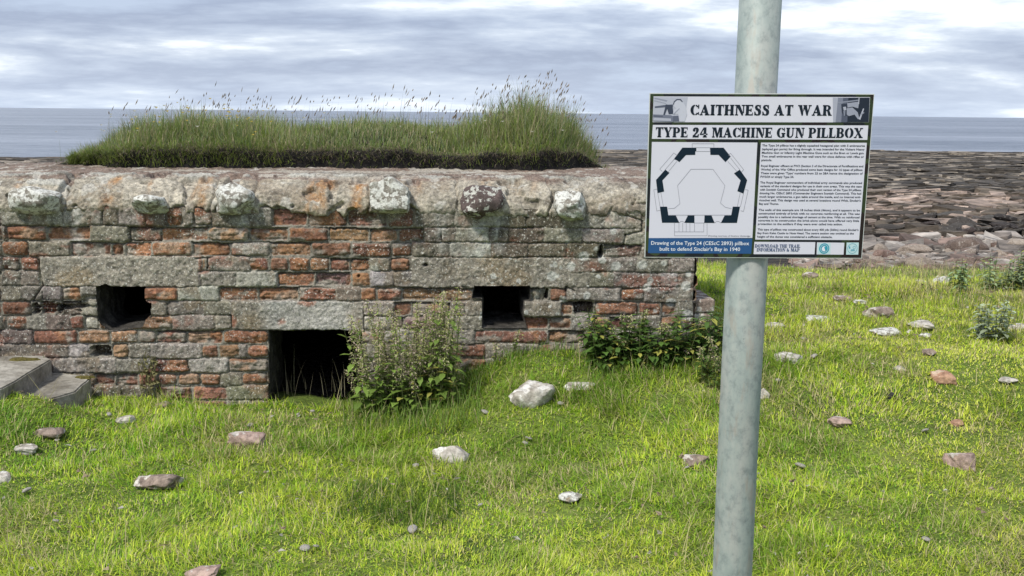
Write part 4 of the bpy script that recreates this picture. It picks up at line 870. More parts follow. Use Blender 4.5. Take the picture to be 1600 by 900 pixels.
# ------------------------------------------------------------------ weeds
M_PLANT = m_leaf('weed foliage', 0.25)
def leaf_fan(p, d, n_, L, Wd, droop=0.3):
    """a toothed pointed leaf along d with normal n_: verts, tris"""
    s = np.cross(d, n_); s /= np.linalg.norm(s) + 1e-9; V = [p]; rows = 5
    for k in range(1, rows):
        t = k / rows; w = Wd * math.sin(math.pi * t ** 0.8) * (0.9 if k % 2 else 0.72); c = p + d * L * t - n_ * 0 + np.array([0, 0, -droop * L * t * t]); V += [c - s * w + n_ * .15 * w, c, c + s * w + n_ * .15 * w]
    V.append(p + d * L + np.array([0, 0, -droop * L])); T = [(0, 1, 2), (0, 2, 3)]
    for k in range(rows - 2): a = 1 + 3 * k; T += [(a, a + 3, a + 4), (a, a + 4, a + 1), (a + 1, a + 4, a + 5), (a + 1, a + 5, a + 2)]
    a = 1 + 3 * (rows - 2); T += [(a, len(V) - 1, a + 1), (a + 1, len(V) - 1, a + 2)]
    return V, T
def weed(name, base, rx, ry, nst, h0, h1, lsize, lcol, label, cat, flower=None, seed=0, group=None, lean=0.15, pairs=9, fl_from=0.45, flp=0.8):
    rs = np.random.RandomState(seed); root = tag(empty(name, base), label, cat, group)
    LV = []; LF = []; LC = []; SV = []; SF = []; SCc = []; FV = []; FF = []; FC = []
    for s in range(nst):
        dx, dy = rs.uniform(-rx, rx), rs.uniform(-ry, ry); gz = float(ground(base[0] + dx, base[1] + dy)) - base[2]
        H = rs.uniform(h0, h1); b = np.array([dx, dy, gz - 0.01]); az = rs.uniform(0, 6.28); ln = rs.uniform(0, lean); top = b + np.array([math.cos(az) * ln * H + dx * .25, math.sin(az) * ln * H * .6 - .02, H])
        def pt(t): return b + (top - b) * t + np.array([0, 0, 0]) + np.array([math.cos(az), math.sin(az), 0]) * H * ln * .5 * (t * t - t)
        r0 = 0.0032; o = len(SV); ns = 6
        for k in range(ns + 1):
            c = pt(k / ns); r_ = r0 * (1 - .6 * k / ns)
            for j in range(4): SV.append(c + r_ * np.array([math.cos(j * 1.571), math.sin(j * 1.571), 0])); SCc.append((0.13, 0.15, 0.06))
        for k in range(ns):
            for j in range(4): j2 = (j + 1) % 4; SF.append((o + 4 * k + j, o + 4 * k + j2, o + 4 * k + 4 + j2)); SF.append((o + 4 * k + j, o + 4 * k + 4 + j2, o + 4 * k + 4 + j))
        flw = flower is not None and rs.rand() < flp
        for k in range(pairs):
            t = 0.12 + 0.88 * k / pairs + rs.uniform(-.02, .02); 
            c = pt(min(t, 1)); a0 = k * 1.57 + rs.uniform(-.4, .4); sz = lsize * rs.uniform(.6, 1.15) * (1.1 - .55 * t)
            if flw and t > fl_from: sz *= 0.55
            for sgn in (0, math.pi):
                a = a0 + sgn; d = np.array([math.cos(a), math.sin(a), rs.uniform(-.1, .6)]); d /= np.linalg.norm(d); n_ = np.array([0, 0, 1.0]) - d * d[2]; n_ /= np.linalg.norm(n_)
                v, T = leaf_fan(c, d, n_, sz, sz * .30, rs.uniform(.1, .6)); o = len(LV); LV += v; LF += [(o + i, o + j, o + q) for i, j, q in T]
                cl = np.array(lcol) * rs.uniform(.65, 1.35); 
                if rs.rand() < .10: cl = np.array([.36, .36, .08]) * rs.uniform(.7, 1)
                LC += [cl] * len(v)
        if flw: # drooping whorls of tiny flowers
            m = int(260 * H / 0.5); 
            for q in range(m):
                t = rs.uniform(fl_from, 1.03); c = pt(t); w = 0.034 * (1.15 - t) ** .5 + .006; d = rs.normal(0, 1, 3); d[2] = -abs(d[2]) * .5; d /= np.linalg.norm(d); p0 = c + d * w * rs.uniform(.1, 1.0); L = rs.uniform(.008, .02); e = rs.normal(0, 1, 3); e /= np.linalg.norm(e); f_ = np.cross(e, d); f_ /= np.linalg.norm(f_) + 1e-9
                o = len(FV); FV += [p0 - f_ * .0032, p0 + f_ * .0032, p0 + e * L * .5 + d * L * .6]; FF.append((o, o + 1, o + 2)); FC += [np.array(flower[rs.randint(len(flower))]) * rs.uniform(.7, 1.2)] * 3
    np_mesh('stems', SV, SF, M_PLANT, root, {'col': np.array(SCc)}); np_mesh('foliage', LV, LF, M_PLANT, root, {'col': np.array(LC)})
    if FV: np_mesh('flower_spikes', FV, FF, M_PLANT, root, {'col': np.array(FC)})
    return root
def gp(px, py): x, y, z = to_ground(px, py); return (x, y, z)
NF = [(0.52, 0.41, 0.35), (0.44, 0.34, 0.29), (0.46, 0.50, 0.18), (0.36, 0.42, 0.14), (0.54, 0.49, 0.30)]
x, y, z = gp(640, 640)
weed('nettle_clump', (x, 5.66, float(ground(x, 5.66))), 0.235, 0.17, 100, 0.25, 0.62, 0.085, (0.15, 0.23, 0.045), 'tall nettle clump with pinkish drooping flowers beside the doorway', 'nettles', NF, 1, lean=.25, pairs=10)
x, y, z = gp(1030, 570)
weed('nettle_clump', (x, 5.84, float(ground(x, 5.84))), 0.33, 0.13, 110, 0.10, 0.31, 0.085, (0.075, 0.14, 0.028), 'low dark leafy nettle patch at the foot of the wall by the sign', 'nettles', NF, 2, lean=.3, pairs=9, fl_from=.8, flp=.22)
x, y, z = gp(1100, 590); weed('nettle_plant', (x, y, z), 0.10, 0.08, 7, 0.10, 0.22, 0.05, (0.08, 0.13, 0.03), 'small nettle with brown seed heads just left of the post', 'nettle', NF, 3, lean=.3, pairs=7, fl_from=.7)
x, y, z = gp(760, 575); weed('nettle_plant', (x, y, z), 0.16, 0.08, 5, 0.10, 0.17, 0.04, (0.09, 0.15, 0.03), 'few short nettle stems with brown heads under the right loophole', 'nettle', NF, 4, lean=.3, pairs=6, fl_from=.7)
for i, (px, py, h, r_, ns, ls, cl, lab) in enumerate(((1499, 452, .24, .06, 5, .075, (.24, .34, .17), 'upright green thistle standing against the cobbles'),
     (1566, 452, .30, .13, 9, .08, (.27, .35, .18), 'leafy green thistle clump at the grass edge near the right of the photo'),
     (1550, 530, .34, .12, 10, .085, (.34, .40, .27), 'tall pale grey green thistle in the rough grass'),
     (1596, 450, .30, .10, 6, .08, (.27, .35, .2), 'thistle clump cut by the right edge of the photo'))):
    x, y, z = gp(px, py); weed('thistle', (x, y, z), r_, r_ * .7, ns, h * .6 * y / 7.5, h * y / 7.5, ls * y / 7.5, cl, lab, 'thistle', None, 20 + i, lean=.12, pairs=11)
# strands of dead creeper on the wall
cr = MB(); R_ = random.Random(8)
for s in range(9):
    px = 232 + R_.uniform(-8, 14); py = 625; pts = []
    for k in range(9): u_, z_ = px2wall(px, py); pts.append(wall2w(u_, .012 + R_.uniform(0, .012), z_)); py -= R_.uniform(6, 11); px += R_.uniform(-5, 5)
    for a, b in zip(pts[:-1], pts[1:]):
        d = np.array([.0022, 0, 0]); e = np.array([0, -.002, 0]); cr.prism([a - d, a + e, a + d], [b - d, b + e, b + d])
    for k in (3, 5, 7): p = pts[k]; cr.poly([p, p + np.array([.012, -.012, .008]), p + np.array([.022, -.006, -.006]), p + np.array([.008, -.01, -.014])])
tag(cr.build('creeper', m_plain('creeper', (.13, .12, .05))), 'thin strands of creeper clinging to the wall left of the doorway', 'creeper')
# ------------------------------------------------------------------ information sign on its galvanised post
def build_sign():
    S0 = np.array([0.25398, 2.06966, 1.63878]); rv = Vector((0.06618, -0.00634, -0.00634)); KY = 1.05645
    q = Quaternion(rv.normalized(), rv.length)
    root = tag(empty('information_sign', (0.4630, 2.135, 0.0)), 'black bordered wartime information board fixed to a tall galvanised post', 'sign')
    bpy.context.view_layer.update(); inv = root.matrix_world.inverted()
    # post
    PX, PY, PR = 0.4628, 2.135, 0.0402; m = MB(); n = 48; tp = 2.45
    ring = lambda r, z, dx=0: [(PX + dx + r * math.cos(a * 2 * math.pi / n), PY + r * math.sin(a * 2 * math.pi / n), z) for a in range(n)]
    rings = [ring(PR, -0.35, .0), ring(PR, 1.0, .0), ring(PR, tp, .009), ring(PR - .004, tp, .009), ring(PR - .004, tp - .4, .007)]
    vs = [p for r_ in rings for p in r_]; fs = [(k * n + i, k * n + (i + 1) % n, (k + 1) * n + (i + 1) % n, (k + 1) * n + i) for k in range(4) for i in range(n)]
    m.v = vs; m.f = fs
    t = NT('galvanised steel'); ob = t.obj(); n1 = t.noise(7, 6, 0.65, t.map(ob, (1.6, 1.6, 0.45))); n2 = t.noise(55, 5, 0.7, t.map(ob, (1, 1, .8))); n3 = t.noise(24, 4, .6, t.map(ob, (1.5, 1.5, .35), (3, 2, 1))); n4 = t.noise(13, 5, .7, t.map(ob, (1, 1, 1), (8, 1, 3)))
    c = t.ramp(n1, [(0.34, (0.22, 0.27, 0.265)), (0.52, (0.31, 0.35, 0.34)), (0.66, (0.37, 0.38, 0.365))])
    c = t.mix(1.0, c, t.ramp(n2, [(0.28, (0.62, 0.64, 0.66)), (0.5, (1, 1, 1)), (0.72, (1.14, 1.12, 1.1))]), 'MULTIPLY')
    c = t.mix(t.math('MULTIPLY', t.ramp(n3, [(0.58, (0, 0, 0)), (0.68, (1, 1, 1))]), 0.5), c, (0.33, 0.28, 0.235))
    c = t.mix(t.math('MULTIPLY', t.ramp(n4, [(0.67, (0, 0, 0)), (0.70, (1, 1, 1))]), 0.75), c, (0.09, 0.09, 0.10))
    t.bsdf(c, t.math('ADD', t.math('MULTIPLY', n1, 0.25), 0.5), n2, 0.12, 0.004, metal=0.15, spec=0.3)
    o = m.build('post', t.m, root, True); o.matrix_parent_inverse = inv
    # board frame of reference: millimetres from the board's top left corner
    Rm = q.to_matrix(); ax = np.array(Rm @ Vector((1, 0, 0))); az = np.array(Rm @ Vector((0, 0, 1))); nn = np.array(Rm @ Vector((0, -1, 0)))
    def W3(x, y, h): return S0 + ax * x * .001 - az * y * .001 * KY + nn * h * .001
    # measured drawing (units of an enlarged view of the print) -> millimetres
    src = [(48, 50), (1138, 50), (1078, 850), (20, 843)]; dst = [(0, 0), (420, 0), (420, 297), (0, 297)]
    A = []; b = []
    for (x, y), (X, Y) in zip(src, dst): A += [[x, y, 1, 0, 0, 0, -x * X, -y * X], [0, 0, 0, x, y, 1, -x * Y, -y * Y]]; b += [X, Y]
    hm = np.linalg.solve(np.array(A, float), np.array(b, float))
    def mm(p): w = hm[6] * p[0] + hm[7] * p[1] + 1; return ((hm[0] * p[0] + hm[1] * p[1] + hm[2]) / w, (hm[3] * p[0] + hm[4] * p[1] + hm[5]) / w)
    # board: aluminium composite sheet with pale edges
    bd = MB(); cs = [(0, 0), (420, 0), (420, 297), (0, 297)]; bd.prism([W3(x, y, -3.2) for x, y in cs], [W3(x, y, 0) for x, y in cs])
    board = bd.build('board', m_plain('white sheet edge', (0.6, 0.62, 0.62), 0.4), root); board.matrix_parent_inverse = inv
    binv = inv
    def part(mb, name, mat, lab=None):
        o = mb.build(name, mat, board); o.matrix_parent_inverse = board.matrix_world.inverted(); o.matrix_parent_inverse = Matrix.Identity(4)
        o.parent = board; o.matrix_parent_inverse = MI
        if lab: o['label'] = lab
        return o
    bpy.context.view_layer.update(); MI = board.matrix_world.inverted()
    def P(mb, pts, h): mb.poly([W3(*p, h) for p in pts])
    cm = NT('camouflage print'); g = cm.obj(); vo = cm.n('ShaderNodeTexNoise'); cm.l(cm.map(g, (1, 1, 1), (.3, .2, .6)), vo.inputs[0]); vo.inputs['Scale'].default_value = 11; vo.inputs['Detail'].default_value = 1.5
    cm.bsdf(cm.ramp(vo.outputs[0], [(0.0, (0.012, 0.014, 0.022)), (0.45, (0.030, 0.045, 0.022)), (0.56, (0.020, 0.013, 0.016)), (0.64, (0.045, 0.062, 0.026))], True), 0.35, spec=.4)
    p_ = MB(); P(p_, [(1.4, 1.4), (418.8, 1.4), (418.8, 295.8), (1.4, 295.8)], .3); part(p_, 'camouflage_border', cm.m)
    def quad(px): return [mm(p) for p in px]
    M_PAN = m_plain('printed pale panel', (0.66, 0.65, 0.76), 0.35, .45); M_INK = m_plain('navy print', (0.006, 0.012, 0.028), 0.35, .45); M_BLUE = m_plain('blue print', (0.022, 0.085, 0.24), 0.35, .45)
    M_WH = m_plain('white print', (0.72, 0.74, 0.84), 0.35); M_GL = m_plain('fine grey line', (0.22, 0.22, 0.27), 0.4); M_TEAL = m_plain('teal print', (0.03, 0.30, 0.42), 0.35); M_PC = m_plain('pale cyan print', (0.50, 0.66, 0.72), 0.35)
    M_SL = m_plain('slate blue print', (0.055, 0.09, 0.19), 0.35)
    for nm, pq in (('title_panel', [(67, 66), (1116, 66), (1110, 188), (62, 190)]), ('title_panel', [(63, 203), (1108, 203), (1103, 273), (58, 270)]), ('drawing_panel', [(58, 285), (568, 287), (543, 749), (41, 749)]), ('text_panel', [(585, 287), (1101, 287), (1064, 760), (557, 757)]), ('download_panel', [(553, 768), (850, 770), (846, 829), (549, 828)]), ('logo_panel', [(858, 771), (992, 773), (988, 831), (856, 830)])):
        p_ = MB(); P(p_, quad(pq), .5); part(p_, nm, M_PAN)
    p_ = MB(); P(p_, quad([(41, 749), (543, 752), (537, 826), (37, 822)]), .5); part(p_, 'caption_panel', M_BLUE)
    p_ = MB(); P(p_, quad([(1003, 772), (1063, 772), (1060, 831), (1000, 831)]), .5); part(p_, 'logo_panel', M_PC)
    # plan of the pillbox
    p_ = MB()
    for pg in ([(205, 312), (272, 312), (272, 330), (267, 330), (267, 347), (222, 348), (190, 382), (176, 372), (163, 368)], [(338, 312), (404, 312), (438, 355), (413, 382), (380, 347), (340, 347)], [(122, 418), (142, 434), (108, 470), (116, 524), (84, 532), (77, 468)], [(482, 418), (518, 468), (500, 534), (470, 522), (486, 470), (454, 436)],
               [(95, 597), (130, 597), (136, 640), (105, 675)], [(136, 640), (172, 640), (189, 675), (105, 675)], [(230, 640), (262, 640), (262, 676), (213, 675)], [(311, 640), (345, 640), (360, 676), (309, 676)], [(448, 597), (483, 597), (468, 676), (440, 640)], [(440, 640), (468, 676), (390, 676), (408, 640)]):
        P(p_, quad(pg), .75)
    part(p_, 'plan_walls', m_plain('petrol print', (0.006, 0.016, 0.034), 0.35))
    p_ = MB()
    for ln in ([(252, 312), (252, 293), (357, 293), (357, 312)], [(272, 312), (338, 312)], [(272, 330), (338, 330)], [(108, 428), (95, 416), (163, 338), (180, 350)], [(122, 418), (165, 368)], [(134, 432), (178, 378)], [(490, 430), (501, 418), (437, 338), (427, 350)], [(482, 418), (438, 362)], [(470, 428), (424, 378)],
               [(82, 512), (66, 515), (80, 618), (96, 615)], [(85, 532), (96, 597)], [(100, 530), (112, 597)], [(508, 514), (523, 517), (500, 620), (486, 617)], [(500, 534), (485, 597)], [(484, 530), (470, 597)], [(134, 607), (165, 605), (192, 583), (181, 495), (246, 416), (352, 416), (410, 495), (388, 580), (412, 600), (442, 607)],
               [(136, 638), (440, 638)], [(262, 676), (310, 676)], [(165, 676), (165, 738), (323, 738), (323, 676)], [(165, 719), (307, 719), (307, 676)], [(187, 676), (187, 719)], [(205, 676), (205, 719)], [(222, 676), (222, 719)], [(240, 676), (240, 719)], [(262, 676), (262, 719)], [(189, 675), (196, 668), (206, 668), (213, 675)], [(360, 676), (368, 669), (380, 669), (390, 676)]):
        for a, b_ in zip(ln[:-1], ln[1:]):
            a = np.array(mm(a)); b_ = np.array(mm(b_)); d = b_ - a; d = d / np.linalg.norm(d); e = np.array([-d[1], d[0]]) * .30; P(p_, [a - e, b_ - e, b_ + e, a + e], .8)
    part(p_, 'plan_outline', M_GL)
    # ---- stencil capitals, drawn on a 100-high grid
    def rc(x0, x1, y0, y1): return [(x0, y0), (x1, y0), (x1, y1), (x0, y1)]
    def cres(cx, side, w, ro=50, cy=50, ri=None, a0=-82, a1=82, h=50, n=12):
        o = []; i_ = []
        for k in range(n + 1):
            a = rad(a0 + (a1 - a0) * k / n); o.append((cx + side * ro * math.cos(a), cy + h * math.sin(a))); i_.append((cx + side * (ro - w) * math.cos(a), cy + (h - 7) * math.sin(a)))
        return o + i_[::-1]
    def stem(x, w=24): return [rc(x, x + w, 0, 100), rc(x - 7, x + w + 7, 0, 6), rc(x - 7, x + w + 7, 94, 100)]
    G = {}
    G['I'] = (46, stem(11))
    G['H'] = (98, stem(9) + stem(63) + [rc(36, 60, 46, 54)])
    G['T'] = (82, [rc(29, 53, 0, 100), rc(22, 60, 0, 6), rc(3, 26, 92, 100), rc(56, 79, 92, 100), [(3, 92), (11, 92), (3, 68)], [(79, 92), (71, 92), (79, 68)]])
    G['L'] = (76, stem(9) + [rc(40, 70, 0, 8), [(72, 0), (72, 36), (64, 8), (60, 0)]])
    G['E'] = (80, stem(9) + [rc(37, 72, 0, 7), rc(37, 72, 93, 100), rc(37, 58, 46, 54), rc(53, 59, 36, 64), [(74, 0), (74, 32), (66, 7)], [(74, 100), (74, 70), (66, 93)]])
    G['F'] = (76, stem(9) + [rc(37, 70, 93, 100), rc(37, 58, 46, 54), rc(53, 59, 36, 64), [(72, 100), (72, 70), (64, 93)]])
    G['P'] = (82, stem(9) + [cres(46, 1, 22, 32, 72, h=28), rc(37, 46, 94, 100), rc(37, 46, 44, 50)])
    G['B'] = (86, stem(9) + [cres(46, 1, 22, 31, 75, h=25), cres(46, 1, 23, 36, 26, h=26), rc(37, 46, 94, 100), rc(37, 46, 0, 6), rc(37, 50, 48, 53)])
    G['R'] = (92, stem(9) + [cres(46, 1, 22, 31, 75, h=25), rc(37, 46, 94, 100), rc(37, 48, 48, 54), [(46, 46), (66, 46), (84, 0), (60, 0)], rc(60, 90, 0, 6)])
    G['D'] = (94, stem(9) + [cres(42, 1, 25, 46), rc(37, 46, 94, 100), rc(37, 46, 0, 6)])
    G['O'] = (96, [cres(45, -1, 25, 42), cres(51, 1, 25, 42)])
    G['C'] = (88, [cres(45, -1, 25, 42), cres(48, 1, 12, 34, 50, a0=42, a1=80), cres(48, 1, 12, 34, 50, a0=-80, a1=-42), rc(77, 83, 66, 100), rc(77, 83, 6, 26)])
    G['G'] = (96, [cres(45, -1, 25, 42), cres(48, 1, 12, 34, 50, a0=42, a1=80), rc(78, 84, 66, 100), rc(62, 84, 4, 44), rc(54, 92, 40, 46), rc(48, 62, 0, 7)])
    G['U'] = (94, [rc(10, 34, 24, 100), rc(3, 41, 94, 100), cres(41, -1, 24, 31, 26, h=26, a0=-86, a1=0), [(10, 26), (34, 26), (40, 7), (40, 0), (24, 4)], [(44, 0), (60, 4), (72, 18), (77, 36), (77, 100), (70, 100), (70, 36), (62, 14), (44, 7)], rc(62, 88, 94, 100)])
    G['S'] = (74, [[(10, 76), (14, 92), (26, 99), (34, 100), (34, 92), (30, 84), (34, 70), (34, 46), (18, 56)], [(38, 45), (38, 68), (60, 56), (68, 40), (68, 24), (62, 8), (50, 0), (38, 0), (38, 8), (44, 14), (44, 30)], [(38, 100), (38, 93), (52, 88), (58, 68), (64, 68), (64, 100), (58, 94), (50, 99)], [(34, 0), (34, 7), (20, 12), (12, 34), (6, 34), (6, 0), (12, 6), (22, 0)]])
    G['A'] = (98, [[(42, 100), (54, 100), (88, 0), (60, 0), (42, 62)], [(39, 92), (40, 70), (15, 0), (8, 0)], rc(1, 26, 0, 6), rc(53, 96, 0, 6), rc(27, 50, 26, 33)])
    G['N'] = (98, [rc(14, 22, 0, 100), rc(5, 31, 0, 6), rc(2, 30, 94, 100), [(24, 100), (46, 100), (80, 20), (80, 0), (70, 0), (25, 80)], rc(82, 88, 24, 100), rc(68, 97, 94, 100)])
    G['M'] = (118, [rc(13, 21, 0, 100), rc(4, 30, 0, 6), rc(3, 24, 94, 100), [(24, 100), (44, 100), (60, 30), (60, 0), (52, 0), (24, 84)], [(62, 0), (64, 0), (84, 80), (84, 100), (78, 100), (62, 36)], rc(86, 108, 0, 100), rc(82, 115, 0, 6), rc(82, 115, 94, 100)])
    G['W'] = (134, [[(8, 100), (34, 100), (50, 36), (50, 6), (46, 0), (40, 0)], [(54, 40), (58, 50), (66, 80), (62, 100), (54, 70)], [(56, 100), (80, 100), (98, 34), (98, 6), (94, 0), (88, 0)], [(101, 20), (118, 94), (112, 94), (101, 50)], rc(1, 38, 94, 100), rc(52, 86, 94, 100), rc(104, 130, 94, 100)])
    G['X'] = (96, [[(6, 100), (34, 100), (50, 64), (90, 0), (62, 0), (46, 34)], [(80, 100), (74, 100), (56, 66), (60, 60)], [(12, 0), (18, 0), (40, 38), (37, 46)], rc(2, 38, 94, 100), rc(64, 92, 94, 100), rc(3, 28, 0, 6), rc(56, 95, 0, 6)])
    G['Y'] = (92, [[(4, 100), (32, 100), (50, 56), (50, 40), (34, 40)], rc(34, 58, 0, 42), [(54, 52), (58, 52), (80, 96), (73, 96)], rc(0, 37, 94, 100), rc(62, 90, 94, 100), rc(26, 66, 0, 6)])
    G['2'] = (76, [[(8, 66), (8, 84), (20, 96), (34, 100), (34, 93), (28, 82), (30, 66), (20, 60)], [(38, 100), (56, 96), (66, 84), (66, 66), (52, 44), (34, 26), (20, 16), (22, 30), (40, 50), (42, 70), (38, 92)], [(6, 0), (10, 22), (34, 16), (34, 0)], [(38, 0), (38, 14), (56, 12), (64, 30), (70, 30), (66, 0)]])
    G['4'] = (84, [[(44, 100), (68, 100), (68, 36), (44, 36)], rc(44, 68, 0, 22), rc(36, 76, 0, 6), [(40, 100), (40, 84), (14, 36), (40, 36), (40, 26), (3, 26), (3, 34)], rc(72, 82, 26, 36)])
    G['&'] = (96, [cres(30, -1, 18, 24, 26, h=26), cres(36, 1, 10, 20, 76, h=24), cres(34, -1, 14, 20, 76, h=24), [(24, 62), (44, 62), (88, 0), (62, 0)], [(34, 0), (56, 8), (78, 44), (72, 46), (52, 14), (34, 6)], rc(62, 90, 42, 48)])
    def fat(pg, d=2.6):
        ar = sum(pg[i][0] * pg[(i + 1) % len(pg)][1] - pg[(i + 1) % len(pg)][0] * pg[i][1] for i in range(len(pg))); sg = 1 if ar > 0 else -1; out = []
        for i in range(len(pg)):
            p = np.array(pg[i], float); a = p - np.array(pg[i - 1], float); b_ = np.array(pg[(i + 1) % len(pg)], float) - p; a /= np.linalg.norm(a) + 1e-9; b_ /= np.linalg.norm(b_) + 1e-9
            n1 = np.array([a[1], -a[0]]) * sg; n2 = np.array([b_[1], -b_[0]]) * sg; n_ = n1 + n2; l = max(np.linalg.norm(n_), .7); n_ = n_ / l; out.append(tuple(p + n_ * d * min(2 / l, 1.6)))
        return out
    def stencil(mb, text, x0, x1, yt, yb, h=.85, gap=5, space=42):
        adv = []; x = 0
        for ch in text:
            if ch == ' ': x += space; continue
            w, _ = G[ch]; adv.append((ch, x)); x += w + gap
        tot = x - gap; k = (x1 - x0) / tot
        for ch, xx in adv:
            for pg in G[ch][1]: P(mb, [(x0 + (xx + a) * k, yb - b_ / 100 * (yb - yt)) for a, b_ in fat(pg)], h)
    def sline(mb, text, l, r_, cy0, cy1, **kw): a = mm((l, cy0)); b_ = mm((r_, cy0)); c_ = mm(((l + r_) / 2, cy1)); stencil(mb, text, a[0], b_[0], a[1], c_[1], **kw)
    p_ = MB(); sline(p_, 'CAITHNESS AT WAR', 245, 932, 106, 155); sline(p_, 'TYPE 24 MACHINE GUN PILLBOX', 77, 1083, 215, 262); part(p_, 'title_lettering', M_INK)
    p_ = MB(); sline(p_, 'DOWNLOAD THE TRAIL', 556, 777, 780, 796); sline(p_, 'INFORMATION & MAP', 564, 773, 799, 815); part(p_, 'download_lettering', M_SL)
    # ---- sans-serif text
    def textline(acc, s, x0, x1, ybase, size, bold, flush=True, shear=0, h=.85):
        cu = bpy.data.curves.new('t', 'FONT'); cu.body = s; cu.size = 1.0; cu.offset = bold; cu.shear = shear; cu.resolution_u = 2; ob = bpy.data.objects.new('t', cu); COL.objects.link(ob)
        dg = bpy.context.evaluated_depsgraph_get(); me = ob.evaluated_get(dg).to_mesh(); co = np.array([v.co[:] for v in me.vertices]); fs = [tuple(p.vertices) for p in me.polygons]
        w = co[:, 0].max() - co[:, 0].min(); kx = (x1 - x0) / w if flush else size; k = len(acc.v)
        for c in co: acc.v.append(tuple(W3(x0 + (c[0] - co[:, 0].min()) * kx, ybase - c[1] * size, h)))
        acc.f += [tuple(i + k for i in f[::-1]) for f in fs]; ob.to_mesh_clear(); bpy.data.objects.remove(ob); bpy.data.curves.remove(cu)
    body = [(300, ['The Type 24 pillbox has a slightly squashed hexagonal plan with 5 embrasures', '(splayed gun ports) for firing through. It was intended for the Vickers Heavy', 'Machine Gun or Infantry Light Machine Guns such as the Bren or Lewis gun.', 'Two small embrasures in the rear wall were for close defence with rifles or', '*pistols.'], 371),
            (399, ['Royal Engineer officers at FW3 (Section 3 of the Directorate of Fortifications and', 'Works) of the War Office produced some basic designs for 16 types of pillbox.', "These were given 'Type' numbers from 22 to 28A hence the designation of", '*FW3/24 or simply Type 24.'], 452),
            (480, ['The Royal Engineer commanders of individual army commands also produced', 'variants of the standard designs for use in their own areas. This was the case', 'with Scottish Command who produced their own version of the Type 24 pillbox,', 'drawing No. CEScC 2893 (Commander Engineers Scottish Command). This had', 'much larger embrasures, a gun table around the inside, and no internal anti-', "ricochet wall. This design was used at several locations round Wick, Sinclair's", '*Bay and Thurso.'], 583),
            (613, ['The walls of this example are 18 inches thick (46cm), and it appears to be', 'constructed entirely of brick with no concrete reinforcing at all. This was', 'possibly due to a national shortage of cement at the time. With no reinforced', 'concrete in its construction the brick alone would have offered very little', '*protection to the soldiers if they were ever called into action.'], 681),
            (708, ["*This type of pillbox was constructed about every 400 yds (360m) round Sinclair's", '*Bay from Keiss Castle to Noss Head. The centre section was omitted as the', '*height of the dunes was considered a sufficient obstacle.'], 743)]
    acc = MB(); LX = mm((591, 300))[0]; RX = mm((1091, 300))[0]; fullw = None
    for y0, ls, y1 in body:
        for i, s in enumerate(ls):
            cy = y0 + (y1 - y0) * i / max(1, len(ls) - 1); _, yb = mm((820, cy + 5.5)); size = 5.15
            if s[0] == '*': s = s[1:]; x1 = LX + (RX - LX) * min(1, len(s) * 0.0131)
            else: x1 = RX
            textline(acc, s, LX, x1, yb, size, 0.022)
    part(acc, 'body_lettering', m_plain('dark body print', (0.05, 0.055, 0.085), .4))
    acc = MB(); a = mm((328, 741)); b_ = mm((533, 741)); textline(acc, 'Drawing courtesy of Andrew Guttridge', a[0], b_[0], a[1] + .3, 3.9, 0.0, shear=.25); part(acc, 'drawing_credit', m_plain('grey credit print', (0.10, 0.10, 0.13), .4))
    acc = MB(); a = mm((52, 781)); b_ = mm((527, 781)); textline(acc, 'Drawing of the Type 24 (CEScC 2893) pillbox', a[0], b_[0], a[1], 9.6, 0.012); a = mm((93, 810)); b_ = mm((483, 810)); textline(acc, "built to defend Sinclair's Bay in 1940", a[0], b_[0], a[1], 9.6, 0.012); part(acc, 'caption_lettering', M_WH)
    # roundel logos
    def disc(mb, c, r_, h, a0=0, a1=360, ri=None, n=36, sy=1.0):
        c = mm(c); k = 420 / 1075
        if ri is None: P(mb, [(c[0] + r_ * k * math.cos(rad(a0 + (a1 - a0) * i / n)), c[1] + sy * r_ * k * math.sin(rad(a0 + (a1 - a0) * i / n))) for i in range(n)], h)
        else:
            for i in range(n):
                A0 = rad(a0 + (a1 - a0) * i / n); A1 = rad(a0 + (a1 - a0) * (i + 1) / n); P(mb, [(c[0] + r_ * k * math.cos(A0), c[1] + r_ * k * math.sin(A0)), (c[0] + r_ * k * math.cos(A1), c[1] + r_ * k * math.sin(A1)), (c[0] + ri * k * math.cos(A1), c[1] + ri * k * math.sin(A1)), (c[0] + ri * k * math.cos(A0), c[1] + ri * k * math.sin(A0))], h)
    p_ = MB(); P(p_, quad([(862, 775), (925, 775), (923, 828), (860, 828)]), .65); part(p_, 'logo', M_PC)
    p_ = MB(); disc(p_, (893, 801), 25, .8); part(p_, 'logo', M_TEAL)
    p_ = MB(); disc(p_, (893, 801), 19, .95, ri=17.5); disc(p_, (893, 802), 12, 1.0); part(p_, 'logo', M_WH)
    p_ = MB(); disc(p_, (898, 797), 5, 1.1); P(p_, quad([(896, 800), (906, 795), (908, 806), (898, 812)]), 1.15); disc(p_, (1031, 801), 24, .8, ri=22.3); P(p_, quad([(1014, 792), (1019, 790), (1021, 800), (1016, 803)]), .8); P(p_, quad([(1024, 806), (1041, 805), (1041, 807.5), (1024, 808.5)]), .8); P(p_, quad([(1022, 811), (1043, 810), (1043, 813), (1022, 814)]), .8); disc(p_, (1040, 796), 7, .85, ri=5.6); part(p_, 'logo', M_TEAL)
    # two small archive photographs: shades of blue grey
    sh = {}
    def tone(v):
        k = round(v, 2)
        if k not in sh: sh[k] = m_plain('photo tone', (0.56 * k ** 1.2 + .008, 0.56 * k ** 1.15 + .012, 0.66 * k + .02), .35)
        return sh[k]
    def pic(items):
        for i, (v, pg) in enumerate(items): p_ = MB(); P(p_, quad(pg), .7 + i * .04); part(p_, 'archive_photograph', tone(v))
